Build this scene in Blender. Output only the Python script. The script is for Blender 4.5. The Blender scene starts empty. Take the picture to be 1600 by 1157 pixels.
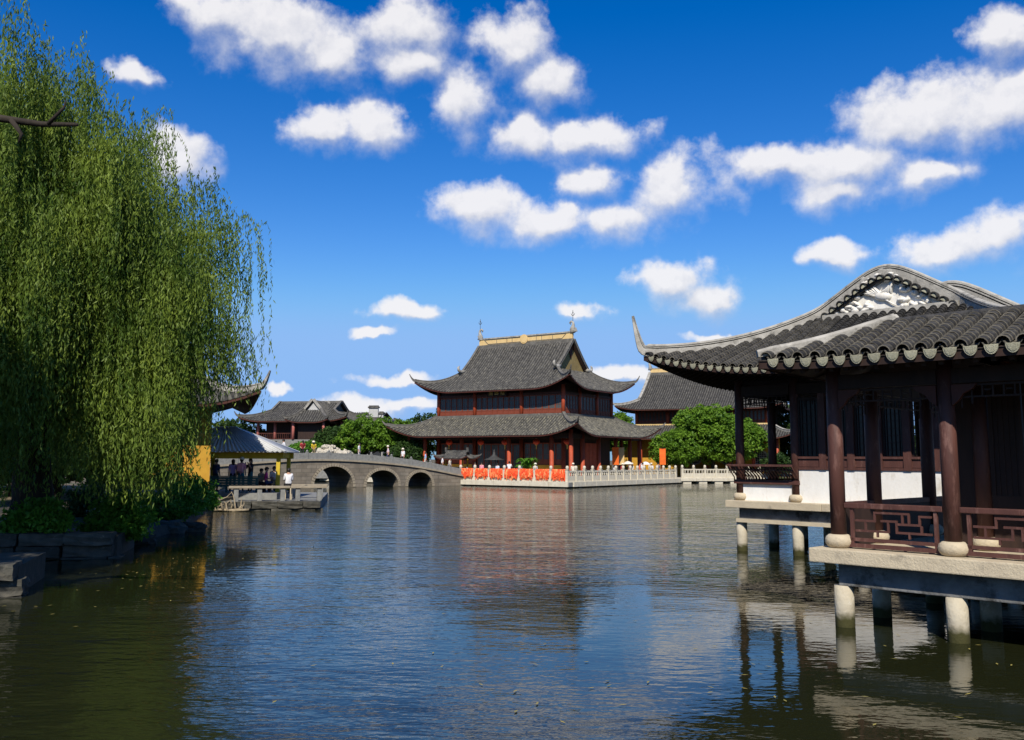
import bpy, bmesh, math, random
import numpy as np
from mathutils import Vector, Matrix, noise as mnoise
rnd = random.Random(11)
R = math.radians
scene = bpy.context.scene
col = scene.collection

# ------------------------------------------------------------------ camera
cam_d = bpy.data.cameras.new('camera')
cam = bpy.data.objects.new('camera', cam_d)
col.objects.link(cam)
cam_d.sensor_fit = 'HORIZONTAL'
cam_d.sensor_width = 36.0
cam_d.lens = 36.0 * 1450 / 1600
cam_d.shift_y = -45.5 / 1600
cam_d.clip_start = 0.1
cam_d.clip_end = 6000
cam.matrix_world = Matrix.Translation((0, 0, 2.5)) @ Matrix.Rotation(math.pi / 2 + math.atan(185 / 1450), 4, 'X') @ Matrix.Rotation(0.006, 4, 'Z')
scene.camera = cam

# ------------------------------------------------------------------ exposure
scene.render.engine = 'CYCLES'
scene.view_settings.view_transform = 'Standard'
scene.view_settings.look = 'None'
scene.view_settings.exposure = 0.25
scene.view_settings.gamma = 1.0
scene.cycles.use_denoising = True
scene.cycles.max_bounces = 6
scene.cycles.transparent_max_bounces = 8
scene.cycles.caustics_reflective = False
scene.cycles.caustics_refractive = False

# ------------------------------------------------------------------ sun and sky
SUN_AZ, SUN_EL = R(6), R(43)          # azimuth: degrees left of straight behind the camera
sv = Vector((-math.sin(SUN_AZ) * math.cos(SUN_EL), -math.cos(SUN_AZ) * math.cos(SUN_EL), math.sin(SUN_EL)))
sun_d = bpy.data.lights.new('sun', 'SUN')
sun_d.energy = 4.8
sun_d.angle = R(0.53)
sun_d.color = (1.0, 0.93, 0.82)
sun = bpy.data.objects.new('sun', sun_d)
sun.rotation_euler = (-sv).to_track_quat('-Z', 'Y').to_euler()
sun.location = (-20, -40, 60)
col.objects.link(sun)

world = bpy.data.worlds.new('World')
scene.world = world
world.use_nodes = True
world.cycles.sampling_method = 'MANUAL'
world.cycles.sample_map_resolution = 512
wt = world.node_tree
wt.nodes.clear()
WN, WL = wt.nodes, wt.links


def wn(kind, **kw):
    n = WN.new(kind)
    for k, v in kw.items():
        setattr(n, k, v)
    return n


def wmath(op, a, b=None, c=None, clamp=False):
    n = wn('ShaderNodeMath', operation=op, use_clamp=clamp)
    for i, v in enumerate((a, b, c)):
        if v is None:
            continue
        if isinstance(v, (int, float)):
            n.inputs[i].default_value = v
        else:
            WL.new(v, n.inputs[i])
    return n.outputs[0]


def wvec(op, a, b=None):
    n = wn('ShaderNodeVectorMath', operation=op)
    for i, v in enumerate((a, b)):
        if v is None:
            continue
        if isinstance(v, tuple):
            n.inputs[i].default_value = v
        else:
            WL.new(v, n.inputs[i])
    return n.outputs['Value'] if op == 'LENGTH' else n.outputs[0]


def wnoise(vec, scale, detail, rough=0.55):
    n = wn('ShaderNodeTexNoise')
    n.inputs['Scale'].default_value = scale
    n.inputs['Detail'].default_value = detail
    n.inputs['Roughness'].default_value = rough
    WL.new(vec, n.inputs['Vector'])
    return n


sky = wn('ShaderNodeTexSky', sky_type='NISHITA')
sky.sun_disc = False
sky.sun_elevation = SUN_EL
sky.sun_rotation = math.pi + SUN_AZ
sky.altitude = 0
sky.air_density = 1.0
sky.dust_density = 0.0
sky.ozone_density = 2.0
hs = wn('ShaderNodeHueSaturation')
hs.inputs['Hue'].default_value = 0.516
hs.inputs['Saturation'].default_value = 1.5
hs.inputs['Value'].default_value = 1.12
WL.new(sky.outputs[0], hs.inputs['Color'])
# cumulus clouds: soft cells at fixed directions, broken up by fractal noise
CLOUDS = [(-0.294, 0.431, 0.043, 0.028), (-0.237, 0.417, 0.076, 0.041), (-0.183, 0.403, 0.052, 0.026), (-0.106, 0.433, 0.055, 0.036), (-0.1, 0.405, 0.039, 0.02), (-0.199, 0.334, 0.04, 0.023), (-0.141, 0.341, 0.05, 0.027), (-0.055, 0.366, 0.037, 0.037), (-0.002, 0.417, 0.049, 0.036), (0.032, 0.388, 0.05, 0.03), (0.019, 0.336, 0.04, 0.026), (0.079, 0.332, 0.054, 0.022), (-0.042, 0.262, 0.058, 0.029), (0.033, 0.253, 0.062, 0.027), (0.108, 0.252, 0.061, 0.031), (0.167, 0.279, 0.057, 0.04), (0.08, 0.291, 0.041, 0.024), (0.266, 0.301, 0.059, 0.021), (0.332, 0.289, 0.07, 0.032), (0.322, 0.266, 0.052, 0.025), (0.393, 0.325, 0.074, 0.04), (0.452, 0.324, 0.066, 0.036), (0.393, 0.274, 0.056, 0.022), (0.169, 0.185, 0.051, 0.026), (0.202, 0.167, 0.04, 0.02), (0.423, 0.199, 0.053, 0.024), (0.462, 0.207, 0.055, 0.033), (-0.11, 0.159, 0.042, 0.012), (-0.153, 0.135, 0.024, 0.008), (-0.123, 0.086, 0.044, 0.009), (-0.162, 0.052, 0.075, 0.015), (-0.109, 0.059, 0.034, 0.011), (-0.333, 0.291, 0.035, 0.032), (-0.363, 0.365, 0.028, 0.015), (0.324, 0.207, 0.039, 0.016), (0.447, 0.385, 0.035, 0.021), (0.072, 0.158, 0.033, 0.011), (-0.231, 0.073, 0.013, 0.005), (0.215, 0.127, 0.04, 0.007), (-0.452, 0.232, 0.055, 0.037), (0.11, 0.088, 0.062, 0.011),
          (-0.62, 0.3, 0.09, 0.05), (-0.75, 0.42, 0.08, 0.05), (0.63, 0.28, 0.08, 0.045), (0.74, 0.4, 0.09, 0.05), (-0.2, 0.6, 0.09, 0.05), (0.25, 0.55, 0.09, 0.045), (0.05, 0.72, 0.1, 0.06), (-0.5, 0.62, 0.09, 0.05), (0.55, 0.58, 0.08, 0.05)]
sep = wn('ShaderNodeSeparateColor')
WL.new(hs.outputs[0], sep.inputs[0])
comb = wn('ShaderNodeCombineColor')
for i_, lim in enumerate((2.3, 4.2, 7.6)):          # keep the hazy horizon from washing out
    WL.new(wmath('SMOOTH_MIN', sep.outputs[i_], lim, 1.2), comb.inputs[i_])
WL.new(wmath('MAXIMUM', wmath('SMOOTH_MIN', sep.outputs[2], 7.6, 1.2), wmath('MULTIPLY', wmath('SMOOTH_MIN', sep.outputs[1], 4.2, 1.2), 1.45)), comb.inputs[2])
tc = wn('ShaderNodeTexCoord')
dirv = tc.outputs['Generated']
warp = wnoise(dirv, 6.0, 2.0)
warp2 = wnoise(dirv, 19.0, 4.0)
wv = wvec('MULTIPLY', wvec('SUBTRACT', warp.outputs['Color'], (0.5, 0.5, 0.5)), (0.03, 0.0, 0.016))
wv2 = wvec('MULTIPLY', wvec('SUBTRACT', warp2.outputs['Color'], (0.5, 0.5, 0.5)), (0.06, 0.0, 0.036))
q = wvec('ADD', wvec('ADD', dirv, wv), wv2)


def cloud_density(qv):
    out = None
    for bx, bz, rx, rz in CLOUDS:
        e = wvec('LENGTH', wvec('MULTIPLY', wvec('SUBTRACT', qv, (bx, 0, bz)), (0.84 / rx, 0, 0.84 / rz)))
        v = wmath('SUBTRACT', 1.0, e)
        out = v if out is None else wmath('SMOOTH_MAX', out, v, 0.38)
    return out


dens = cloud_density(q)
dens_up = cloud_density(wvec('ADD', q, (-0.005, 0.0, 0.012)))
billow = wnoise(dirv, 27.0, 9.0, 0.6)
billow_up = wnoise(wvec('ADD', dirv, (-0.003, 0.0, 0.008)), 27.0, 9.0, 0.6)
broad = wnoise(dirv, 8.0, 3.0, 0.5)
d2 = wmath('ADD', wmath('ADD', dens, wmath('MULTIPLY', wmath('SUBTRACT', billow.outputs['Fac'], 0.5), 1.3)), wmath('MULTIPLY', wmath('SUBTRACT', broad.outputs['Fac'], 0.52), 0.9))
slope = wmath('SUBTRACT', dens, dens_up)            # positive on the sunlit upper rim, negative on the base
rim = wn('ShaderNodeMapRange')
rim.inputs['From Min'].default_value = -0.25
rim.inputs['From Max'].default_value = 0.25
rim.inputs['To Min'].default_value = 1.25
rim.inputs['To Max'].default_value = 0.52
WL.new(slope, rim.inputs['Value'])
mr = wn('ShaderNodeMapRange', interpolation_type='SMOOTHSTEP')
mr.inputs['From Min'].default_value = 0.0
WL.new(rim.outputs[0], mr.inputs['From Max'])
WL.new(d2, mr.inputs['Value'])
relief = wmath('MULTIPLY', wmath('SUBTRACT', billow.outputs['Fac'], billow_up.outputs['Fac']), 1.0)
bright = wmath('ADD', wmath('ADD', relief, wmath('MULTIPLY', slope, 0.9)), 0.80)
cmr = wn('ShaderNodeMapRange')
cmr.inputs['From Min'].default_value = 0.4
cmr.inputs['From Max'].default_value = 1.05
WL.new(bright, cmr.inputs['Value'])
ccol = wn('ShaderNodeMix', data_type='RGBA')
WL.new(cmr.outputs[0], ccol.inputs[0])
ccol.inputs[6].default_value = (4.5, 4.75, 5.6, 1)
ccol.inputs[7].default_value = (7.9, 7.75, 7.8, 1)
smix = wn('ShaderNodeMix', data_type='RGBA')
WL.new(wmath('MULTIPLY', mr.outputs[0], 0.92), smix.inputs[0])
WL.new(comb.outputs[0], smix.inputs[6])
WL.new(ccol.outputs[2], smix.inputs[7])
bg = wn('ShaderNodeBackground')
bg.inputs['Strength'].default_value = 0.1
WL.new(smix.outputs[2], bg.inputs['Color'])
wo = wn('ShaderNodeOutputWorld')
WL.new(bg.outputs[0], wo.inputs['Surface'])


# ------------------------------------------------------------------ materials
def mat(name, c1, c2=None, scale=4.0, rough=0.75, bump=0.0, bscale=25.0, spec=0.3, rand=0.0, stretch=(1, 1, 1), c3=None, s3=1.5, t3=(0.55, 0.7), metal=0.0, detail=6):
    m = bpy.data.materials.new(name)
    m.use_nodes = True
    nt = m.node_tree
    N, L = nt.nodes, nt.links
    b = N['Principled BSDF']
    b.inputs['Roughness'].default_value = rough
    b.inputs['Specular IOR Level'].default_value = spec
    b.inputs['Metallic'].default_value = metal
    t = N.new('ShaderNodeTexCoord')
    mp = N.new('ShaderNodeMapping')
    mp.inputs['Scale'].default_value = stretch
    L.new(t.outputs['Object'], mp.inputs['Vector'])
    if c2 is None:
        c2 = tuple(x * 0.75 for x in c1)
    no = N.new('ShaderNodeTexNoise')
    no.inputs['Scale'].default_value = scale
    no.inputs['Detail'].default_value = detail
    no.inputs['Roughness'].default_value = 0.62
    L.new(mp.outputs[0], no.inputs['Vector'])
    rp = N.new('ShaderNodeValToRGB')
    rp.color_ramp.elements[0].position = 0.34
    rp.color_ramp.elements[1].position = 0.66
    rp.color_ramp.elements[0].color = (*c1, 1)
    rp.color_ramp.elements[1].color = (*c2, 1)
    L.new(no.outputs['Fac'], rp.inputs[0])
    out = rp.outputs[0]
    if c3 is not None:
        n3 = N.new('ShaderNodeTexNoise')
        n3.inputs['Scale'].default_value = s3
        n3.inputs['Detail'].default_value = 7
        n3.inputs['Roughness'].default_value = 0.7
        L.new(mp.outputs[0], n3.inputs['Vector'])
        m3 = N.new('ShaderNodeMapRange')
        m3.inputs['From Min'].default_value = t3[0]
        m3.inputs['From Max'].default_value = t3[1]
        L.new(n3.outputs['Fac'], m3.inputs['Value'])
        mx = N.new('ShaderNodeMix')
        mx.data_type = 'RGBA'
        L.new(m3.outputs[0], mx.inputs[0])
        L.new(out, mx.inputs[6])
        mx.inputs[7].default_value = (*c3, 1)
        out = mx.outputs[2]
    if rand > 0:
        oi = N.new('ShaderNodeObjectInfo')
        h = N.new('ShaderNodeHueSaturation')
        ma = N.new('ShaderNodeMapRange')
        ma.inputs['To Min'].default_value = 1 - rand
        ma.inputs['To Max'].default_value = 1 + rand
        L.new(oi.outputs['Random'], ma.inputs['Value'])
        L.new(ma.outputs[0], h.inputs['Value'])
        L.new(out, h.inputs['Color'])
        out = h.outputs[0]
    L.new(out, b.inputs['Base Color'])
    if bump > 0:
        nb = N.new('ShaderNodeTexNoise')
        nb.inputs['Scale'].default_value = bscale
        nb.inputs['Detail'].default_value = 5
        L.new(mp.outputs[0], nb.inputs['Vector'])
        bp = N.new('ShaderNodeBump')
        bp.inputs['Strength'].default_value = min(1.0, bump)
        bp.inputs['Distance'].default_value = 0.02 * max(1.0, bump)
        L.new(nb.outputs['Fac'], bp.inputs['Height'])
        L.new(bp.outputs[0], b.inputs['Normal'])
    return m


def leafmat(name, c1, c2, scale=0.6, trans=0.35):
    m = mat(name, c1, c2, scale=scale, rough=0.55, spec=0.25, detail=4)
    nt = m.node_tree
    N, L = nt.nodes, nt.links
    b = N['Principled BSDF']
    o = N['Material Output']
    tr = N.new('ShaderNodeBsdfTranslucent')
    src = b.inputs['Base Color'].links[0].from_socket
    L.new(src, tr.inputs['Color'])
    mx = N.new('ShaderNodeMixShader')
    mx.inputs[0].default_value = trans
    L.new(b.outputs[0], mx.inputs[1])
    L.new(tr.outputs[0], mx.inputs[2])
    L.new(mx.outputs[0], o.inputs['Surface'])
    return m


def glassmat(name, c=(0.03, 0.045, 0.05), rough=0.22):
    m = mat(name, c, tuple(x * 1.5 for x in c), scale=1.5, rough=rough, spec=0.3)
    return m


M = {
    'tile': mat('grey_clay_tile', (0.035, 0.034, 0.032), (0.11, 0.105, 0.093), scale=2.6, rough=0.8, bump=0.7, bscale=30, c3=(0.23, 0.215, 0.165), s3=4.0, t3=(0.54, 0.72)),
    'tile_old': mat('lichen_clay_tile', (0.04, 0.039, 0.035), (0.15, 0.142, 0.115), scale=2.8, rough=0.85, bump=0.7, bscale=30, c3=(0.30, 0.275, 0.18), s3=3.0, t3=(0.54, 0.70)),
    'tile_near': mat('near_clay_tile', (0.016, 0.016, 0.015), (0.05, 0.047, 0.042), scale=9, rough=0.72, bump=0.6, bscale=60, rand=0.4, c3=(0.16, 0.145, 0.11), s3=14, t3=(0.60, 0.74)),
    'tile_deck': mat('dark_pan_tile', (0.018, 0.017, 0.016), (0.04, 0.038, 0.034), scale=2.6, rough=0.9),  # base sheet darker than the cover rows, for stronger row stripes
    'tile_lip': mat('lit_lichen_tile_lip', (0.30, 0.265, 0.20), (0.11, 0.10, 0.08), scale=12, rough=0.8, rand=0.3),  # pale front edges: sunlit highlight painted into the colour, over a lichen tone
    'pan': mat('pan_clay_tile', (0.05, 0.047, 0.04), (0.16, 0.145, 0.11), scale=6, rough=0.8, bump=0.5, bscale=50),
    'drip': mat('pale_drip_tile', (0.30, 0.29, 0.20), (0.42, 0.40, 0.29), scale=14, rough=0.8, bump=0.5, bscale=60, rand=0.16),
    'ridge': mat('lime_plaster_ridge', (0.42, 0.40, 0.35), (0.26, 0.245, 0.21), scale=3.0, rough=0.85, bump=0.6, bscale=20, c3=(0.11, 0.105, 0.09), s3=2.5, t3=(0.52, 0.68)),
    'ridge_dark': mat('weathered_ridge', (0.16, 0.15, 0.13), (0.07, 0.066, 0.058), scale=2.0, rough=0.85, bump=0.6, c3=(0.36, 0.33, 0.27), s3=2.0, t3=(0.58, 0.72)),
    'cream': mat('cream_ridge_panel', (0.66, 0.48, 0.22), (0.58, 0.40, 0.17), scale=2, rough=0.8),
    'wood_red': mat('vermilion_lacquer', (0.42, 0.075, 0.028), (0.30, 0.05, 0.02), scale=3, rough=0.55, spec=0.35),
    'wood_brown': mat('chestnut_lacquer', (0.10, 0.041, 0.031), (0.066, 0.028, 0.022), scale=5, rough=0.6, spec=0.3, bump=0.3, bscale=40, stretch=(1, 1, 0.25), c3=(0.19, 0.10, 0.08), s3=8, t3=(0.56, 0.72)),
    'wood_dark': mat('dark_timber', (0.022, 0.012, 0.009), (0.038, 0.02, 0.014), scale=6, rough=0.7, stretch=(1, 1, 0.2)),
    'wood_mid': mat('temple_timber', (0.085, 0.024, 0.014), (0.05, 0.016, 0.01), scale=3, rough=0.6),
    'glass': glassmat('window_glass', (0.045, 0.06, 0.06)),
    'glass_dark': glassmat('dark_glass', (0.012, 0.015, 0.015)),
    'stone': mat('sandstone_slab', (0.54, 0.46, 0.32), (0.44, 0.37, 0.26), scale=2.5, rough=0.85, bump=0.5, bscale=35, c3=(0.24, 0.21, 0.16), s3=3, t3=(0.58, 0.75)),
    'stone_grey': mat('grey_granite', (0.24, 0.24, 0.22), (0.16, 0.16, 0.15), scale=4, rough=0.85, bump=0.5, bscale=35),
    'stone_bal': mat('pale_balustrade_stone', (0.62, 0.57, 0.45), (0.50, 0.45, 0.345), scale=3, rough=0.85, bump=0.4, c3=(0.22, 0.20, 0.15), s3=2, t3=(0.60, 0.75)),
    'stone_wet': mat('mossy_bank_stone', (0.085, 0.078, 0.06), (0.045, 0.044, 0.035), scale=3, rough=0.85, bump=1.0, bscale=12, rand=0.3, c3=(0.16, 0.145, 0.11), s3=4, t3=(0.6, 0.72)),
    'concrete': mat('stained_concrete', (0.20, 0.20, 0.195), (0.10, 0.10, 0.095), scale=2.2, rough=0.9, bump=0.6, c3=(0.035, 0.034, 0.03), s3=1.6, t3=(0.50, 0.62)),
    'white': mat('whitewash', (0.80, 0.79, 0.75), (0.72, 0.70, 0.65), scale=2, rough=0.9, bump=0.3, c3=(0.50, 0.45, 0.36), s3=2.6, t3=(0.54, 0.76), stretch=(1, 1, 0.5)),
    'plaster': mat('white_relief_plaster', (0.76, 0.74, 0.68), (0.62, 0.58, 0.50), scale=5, rough=0.9, bump=0.3),
    'yellow': mat('temple_yellow_wall', (0.52, 0.29, 0.035), (0.44, 0.23, 0.025), scale=1.5, rough=0.9, bump=0.2, c3=(0.28, 0.15, 0.03), s3=0.8, t3=(0.58, 0.75)),
    'ochre': mat('dull_ochre_gable', (0.28, 0.21, 0.085), (0.21, 0.155, 0.065), scale=1.5, rough=0.9),
    'yellow_post': mat('yellow_paint', (0.58, 0.42, 0.03), (0.46, 0.32, 0.025), scale=3, rough=0.6),
    'metal_roof': mat('corrugated_steel', (0.56, 0.57, 0.56), (0.44, 0.45, 0.45), scale=1.2, rough=0.6, spec=0.3),
    'teal': mat('teal_painted_boards', (0.02, 0.085, 0.08), (0.013, 0.05, 0.05), scale=4, rough=0.5),
    'bark': mat('willow_bark', (0.045, 0.035, 0.026), (0.02, 0.016, 0.012), scale=6, rough=0.95, bump=1.0, bscale=18, stretch=(1, 1, 0.3)),
    'earth': mat('trodden_earth', (0.16, 0.12, 0.075), (0.10, 0.08, 0.05), scale=0.6, rough=0.95, bump=0.6, bscale=6, c3=(0.05, 0.07, 0.025), s3=0.25, t3=(0.5, 0.62)),
    'willow': leafmat('willow_leaf', (0.045, 0.10, 0.012), (0.23, 0.31, 0.045), scale=0.9, trans=0.38),
    'leaf_a': leafmat('camphor_leaf', (0.07, 0.16, 0.014), (0.17, 0.30, 0.025), scale=0.7),
    'leaf_b': leafmat('dark_leaf', (0.022, 0.055, 0.012), (0.055, 0.105, 0.02), scale=0.6),
    'leaf_c': leafmat('shrub_leaf', (0.06, 0.18, 0.016), (0.12, 0.27, 0.025), scale=1.5),
    'ribbon': mat('red_prayer_ribbon', (0.80, 0.05, 0.018), (0.85, 0.13, 0.03), scale=3.5, rough=0.7, c3=(0.85, 0.33, 0.10), s3=7, t3=(0.56, 0.68)),
    'ribbon_pale': mat('peach_prayer_ribbon', (0.85, 0.22, 0.06), (0.85, 0.42, 0.18), scale=5, rough=0.7),
    'lantern': mat('red_lantern_silk', (0.48, 0.035, 0.012), (0.55, 0.07, 0.02), scale=3, rough=0.6),
    'gold': mat('gold_leaf', (0.62, 0.43, 0.10), (0.52, 0.34, 0.07), scale=8, rough=0.4, spec=0.5),
    'iron': mat('cast_iron', (0.035, 0.035, 0.035), (0.06, 0.058, 0.05), scale=4, rough=0.6),
    'rock': mat('pale_lake_rock', (0.55, 0.50, 0.40), (0.34, 0.31, 0.25), scale=2.5, rough=0.9, bump=1.0, bscale=6),
    'bench': mat('worn_bench_stone', (0.33, 0.28, 0.20), (0.24, 0.205, 0.15), scale=3, rough=0.85, bump=0.4),
    'root': mat('dry_root', (0.33, 0.27, 0.18), (0.2, 0.16, 0.1), scale=6, rough=0.9, bump=0.6),
    'orange': mat('orange_cloth', (0.75, 0.16, 0.02), (0.62, 0.1, 0.015), scale=2, rough=0.8),
    'gapbrick': mat('grey_house_wall', (0.5, 0.5, 0.48), (0.40, 0.40, 0.385), scale=1.0, rough=0.9),
}


def add_courses(m, w, h, mortar=0.03, dark=0.62):
    """masonry courses too small to pick apart at this distance: mortar lines in colour and relief"""
    nt = m.node_tree
    N, L = nt.nodes, nt.links
    b = N['Principled BSDF']
    t = N.new('ShaderNodeTexCoord')
    cx = N.new('ShaderNodeSeparateXYZ')
    cb = N.new('ShaderNodeCombineXYZ')
    L.new(t.outputs['Object'], cx.inputs[0])
    L.new(cx.outputs['X'], cb.inputs['X'])
    L.new(cx.outputs['Z'], cb.inputs['Y'])
    br = N.new('ShaderNodeTexBrick')
    br.inputs['Scale'].default_value = 1.0
    br.inputs['Brick Width'].default_value = w
    br.inputs['Row Height'].default_value = h
    br.inputs['Mortar Size'].default_value = mortar
    br.inputs['Color1'].default_value = (1, 1, 1, 1)
    br.inputs['Color2'].default_value = (0.74, 0.72, 0.70, 1)
    br.inputs['Mortar'].default_value = (dark, dark, dark, 1)
    L.new(cb.outputs[0], br.inputs['Vector'])
    src = b.inputs['Base Color'].links[0].from_socket
    mx = N.new('ShaderNodeMix')
    mx.data_type = 'RGBA'
    mx.blend_type = 'MULTIPLY'
    mx.inputs[0].default_value = 1
    L.new(src, mx.inputs[6])
    L.new(br.outputs['Color'], mx.inputs[7])
    L.new(mx.outputs[2], b.inputs['Base Color'])


M['bridge'] = mat('bridge_masonry', (0.25, 0.215, 0.165), (0.165, 0.145, 0.115), scale=1.2, rough=0.9, bump=0.6, bscale=10, c3=(0.12, 0.105, 0.08), s3=0.8, t3=(0.54, 0.72))
add_courses(M['bridge'], 0.9, 0.32)


def pillar_mat():
    """pale pile with a green-brown tide stain near the water"""
    m = mat('pale_pile_stone', (0.50, 0.45, 0.34), (0.38, 0.33, 0.24), scale=4, rough=0.85, bump=0.5, c3=(0.66, 0.64, 0.58), s3=3, t3=(0.56, 0.66))
    nt = m.node_tree
    N, L = nt.nodes, nt.links
    b = N['Principled BSDF']
    t = N.new('ShaderNodeTexCoord')
    sx = N.new('ShaderNodeSeparateXYZ')
    L.new(t.outputs['Object'], sx.inputs[0])
    no = N.new('ShaderNodeTexNoise')
    no.inputs['Scale'].default_value = 9
    L.new(t.outputs['Object'], no.inputs['Vector'])
    ad = N.new('ShaderNodeMath')
    ad.operation = 'MULTIPLY_ADD'
    L.new(no.outputs['Fac'], ad.inputs[0])
    ad.inputs[1].default_value = 0.14
    L.new(sx.outputs['Z'], ad.inputs[2])
    mr_ = N.new('ShaderNodeMapRange')
    mr_.inputs['From Min'].default_value = 0.19
    mr_.inputs['From Max'].default_value = 0.32
    mr_.inputs['To Min'].default_value = 1
    mr_.inputs['To Max'].default_value = 0
    L.new(ad.outputs[0], mr_.inputs['Value'])
    src = b.inputs['Base Color'].links[0].from_socket
    mx = N.new('ShaderNodeMix')
    mx.data_type = 'RGBA'
    L.new(mr_.outputs[0], mx.inputs[0])
    L.new(src, mx.inputs[6])
    mx.inputs[7].default_value = (0.055, 0.052, 0.016, 1)
    L.new(mx.outputs[2], b.inputs['Base Color'])
    return m


M['pile'] = pillar_mat()


def water_mat():
    m = bpy.data.materials.new('pond_water')
    m.use_nodes = True
    nt = m.node_tree
    N, L = nt.nodes, nt.links
    b = N['Principled BSDF']
    b.inputs['Base Color'].default_value = (0.014, 0.016, 0.006, 1)
    b.inputs['Roughness'].default_value = 0.03
    b.inputs['IOR'].default_value = 1.33
    g = N.new('ShaderNodeNewGeometry')

    def nz(scale, stretch, detail=3, rot=0.0):
        mp = N.new('ShaderNodeMapping')
        mp.inputs['Scale'].default_value = stretch
        mp.inputs['Rotation'].default_value = (0, 0, rot)
        L.new(g.outputs['Position'], mp.inputs['Vector'])
        n = N.new('ShaderNodeTexNoise')
        n.inputs['Scale'].default_value = scale
        n.inputs['Detail'].default_value = detail
        n.inputs['Roughness'].default_value = 0.5
        L.new(mp.outputs[0], n.inputs['Vector'])
        return n.outputs['Fac']

    def mth(op, a, b_):
        n = N.new('ShaderNodeMath')
        n.operation = op
        for i, v in enumerate((a, b_)):
            if isinstance(v, (int, float)):
                n.inputs[i].default_value = v
            else:
                L.new(v, n.inputs[i])
        return n.outputs[0]
    rip = nz(3.4, (0.75, 1.5, 1), 2.0, 0.25)
    rip2 = nz(9.5, (0.8, 1.3, 1), 2.0, -0.3)
    swell = nz(0.7, (0.8, 1.4, 1), 1.0, 0.1)
    h = mth('ADD', mth('MULTIPLY', rip, 1.0), mth('ADD', mth('MULTIPLY', rip2, 0.30), mth('MULTIPLY', swell, 2.0)))
    # sheltered water beside the pavilion and under the willow lies calmer than the open pond
    patch = nz(0.09, (1, 1, 1), 2.0)
    sp = N.new('ShaderNodeSeparateXYZ')
    L.new(g.outputs['Position'], sp.inputs[0])

    def calm(cx, cy, rad):
        v = N.new('ShaderNodeVectorMath')
        v.operation = 'DISTANCE'
        L.new(g.outputs['Position'], v.inputs[0])
        v.inputs[1].default_value = (cx, cy, 0)
        r_ = N.new('ShaderNodeMapRange')
        r_.interpolation_type = 'SMOOTHSTEP'
        r_.inputs['From Min'].default_value = rad * 0.45
        r_.inputs['From Max'].default_value = rad
        L.new(v.outputs['Value'], r_.inputs['Value'])
        return r_.outputs[0]
    shelter = mth('MULTIPLY', calm(5.5, 13.5, 10.5), calm(-11.0, 21.0, 10.0))
    amp = mth('MULTIPLY', mth('ADD', mth('MULTIPLY', patch, 1.5), 0.05), mth('ADD', mth('MULTIPLY', shelter, 0.84), 0.16))
    bp = N.new('ShaderNodeBump')
    bp.inputs['Distance'].default_value = 0.029
    L.new(amp, bp.inputs['Strength'])
    L.new(h, bp.inputs['Height'])
    L.new(bp.outputs[0], b.inputs['Normal'])
    return m


M['water'] = water_mat()


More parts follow.
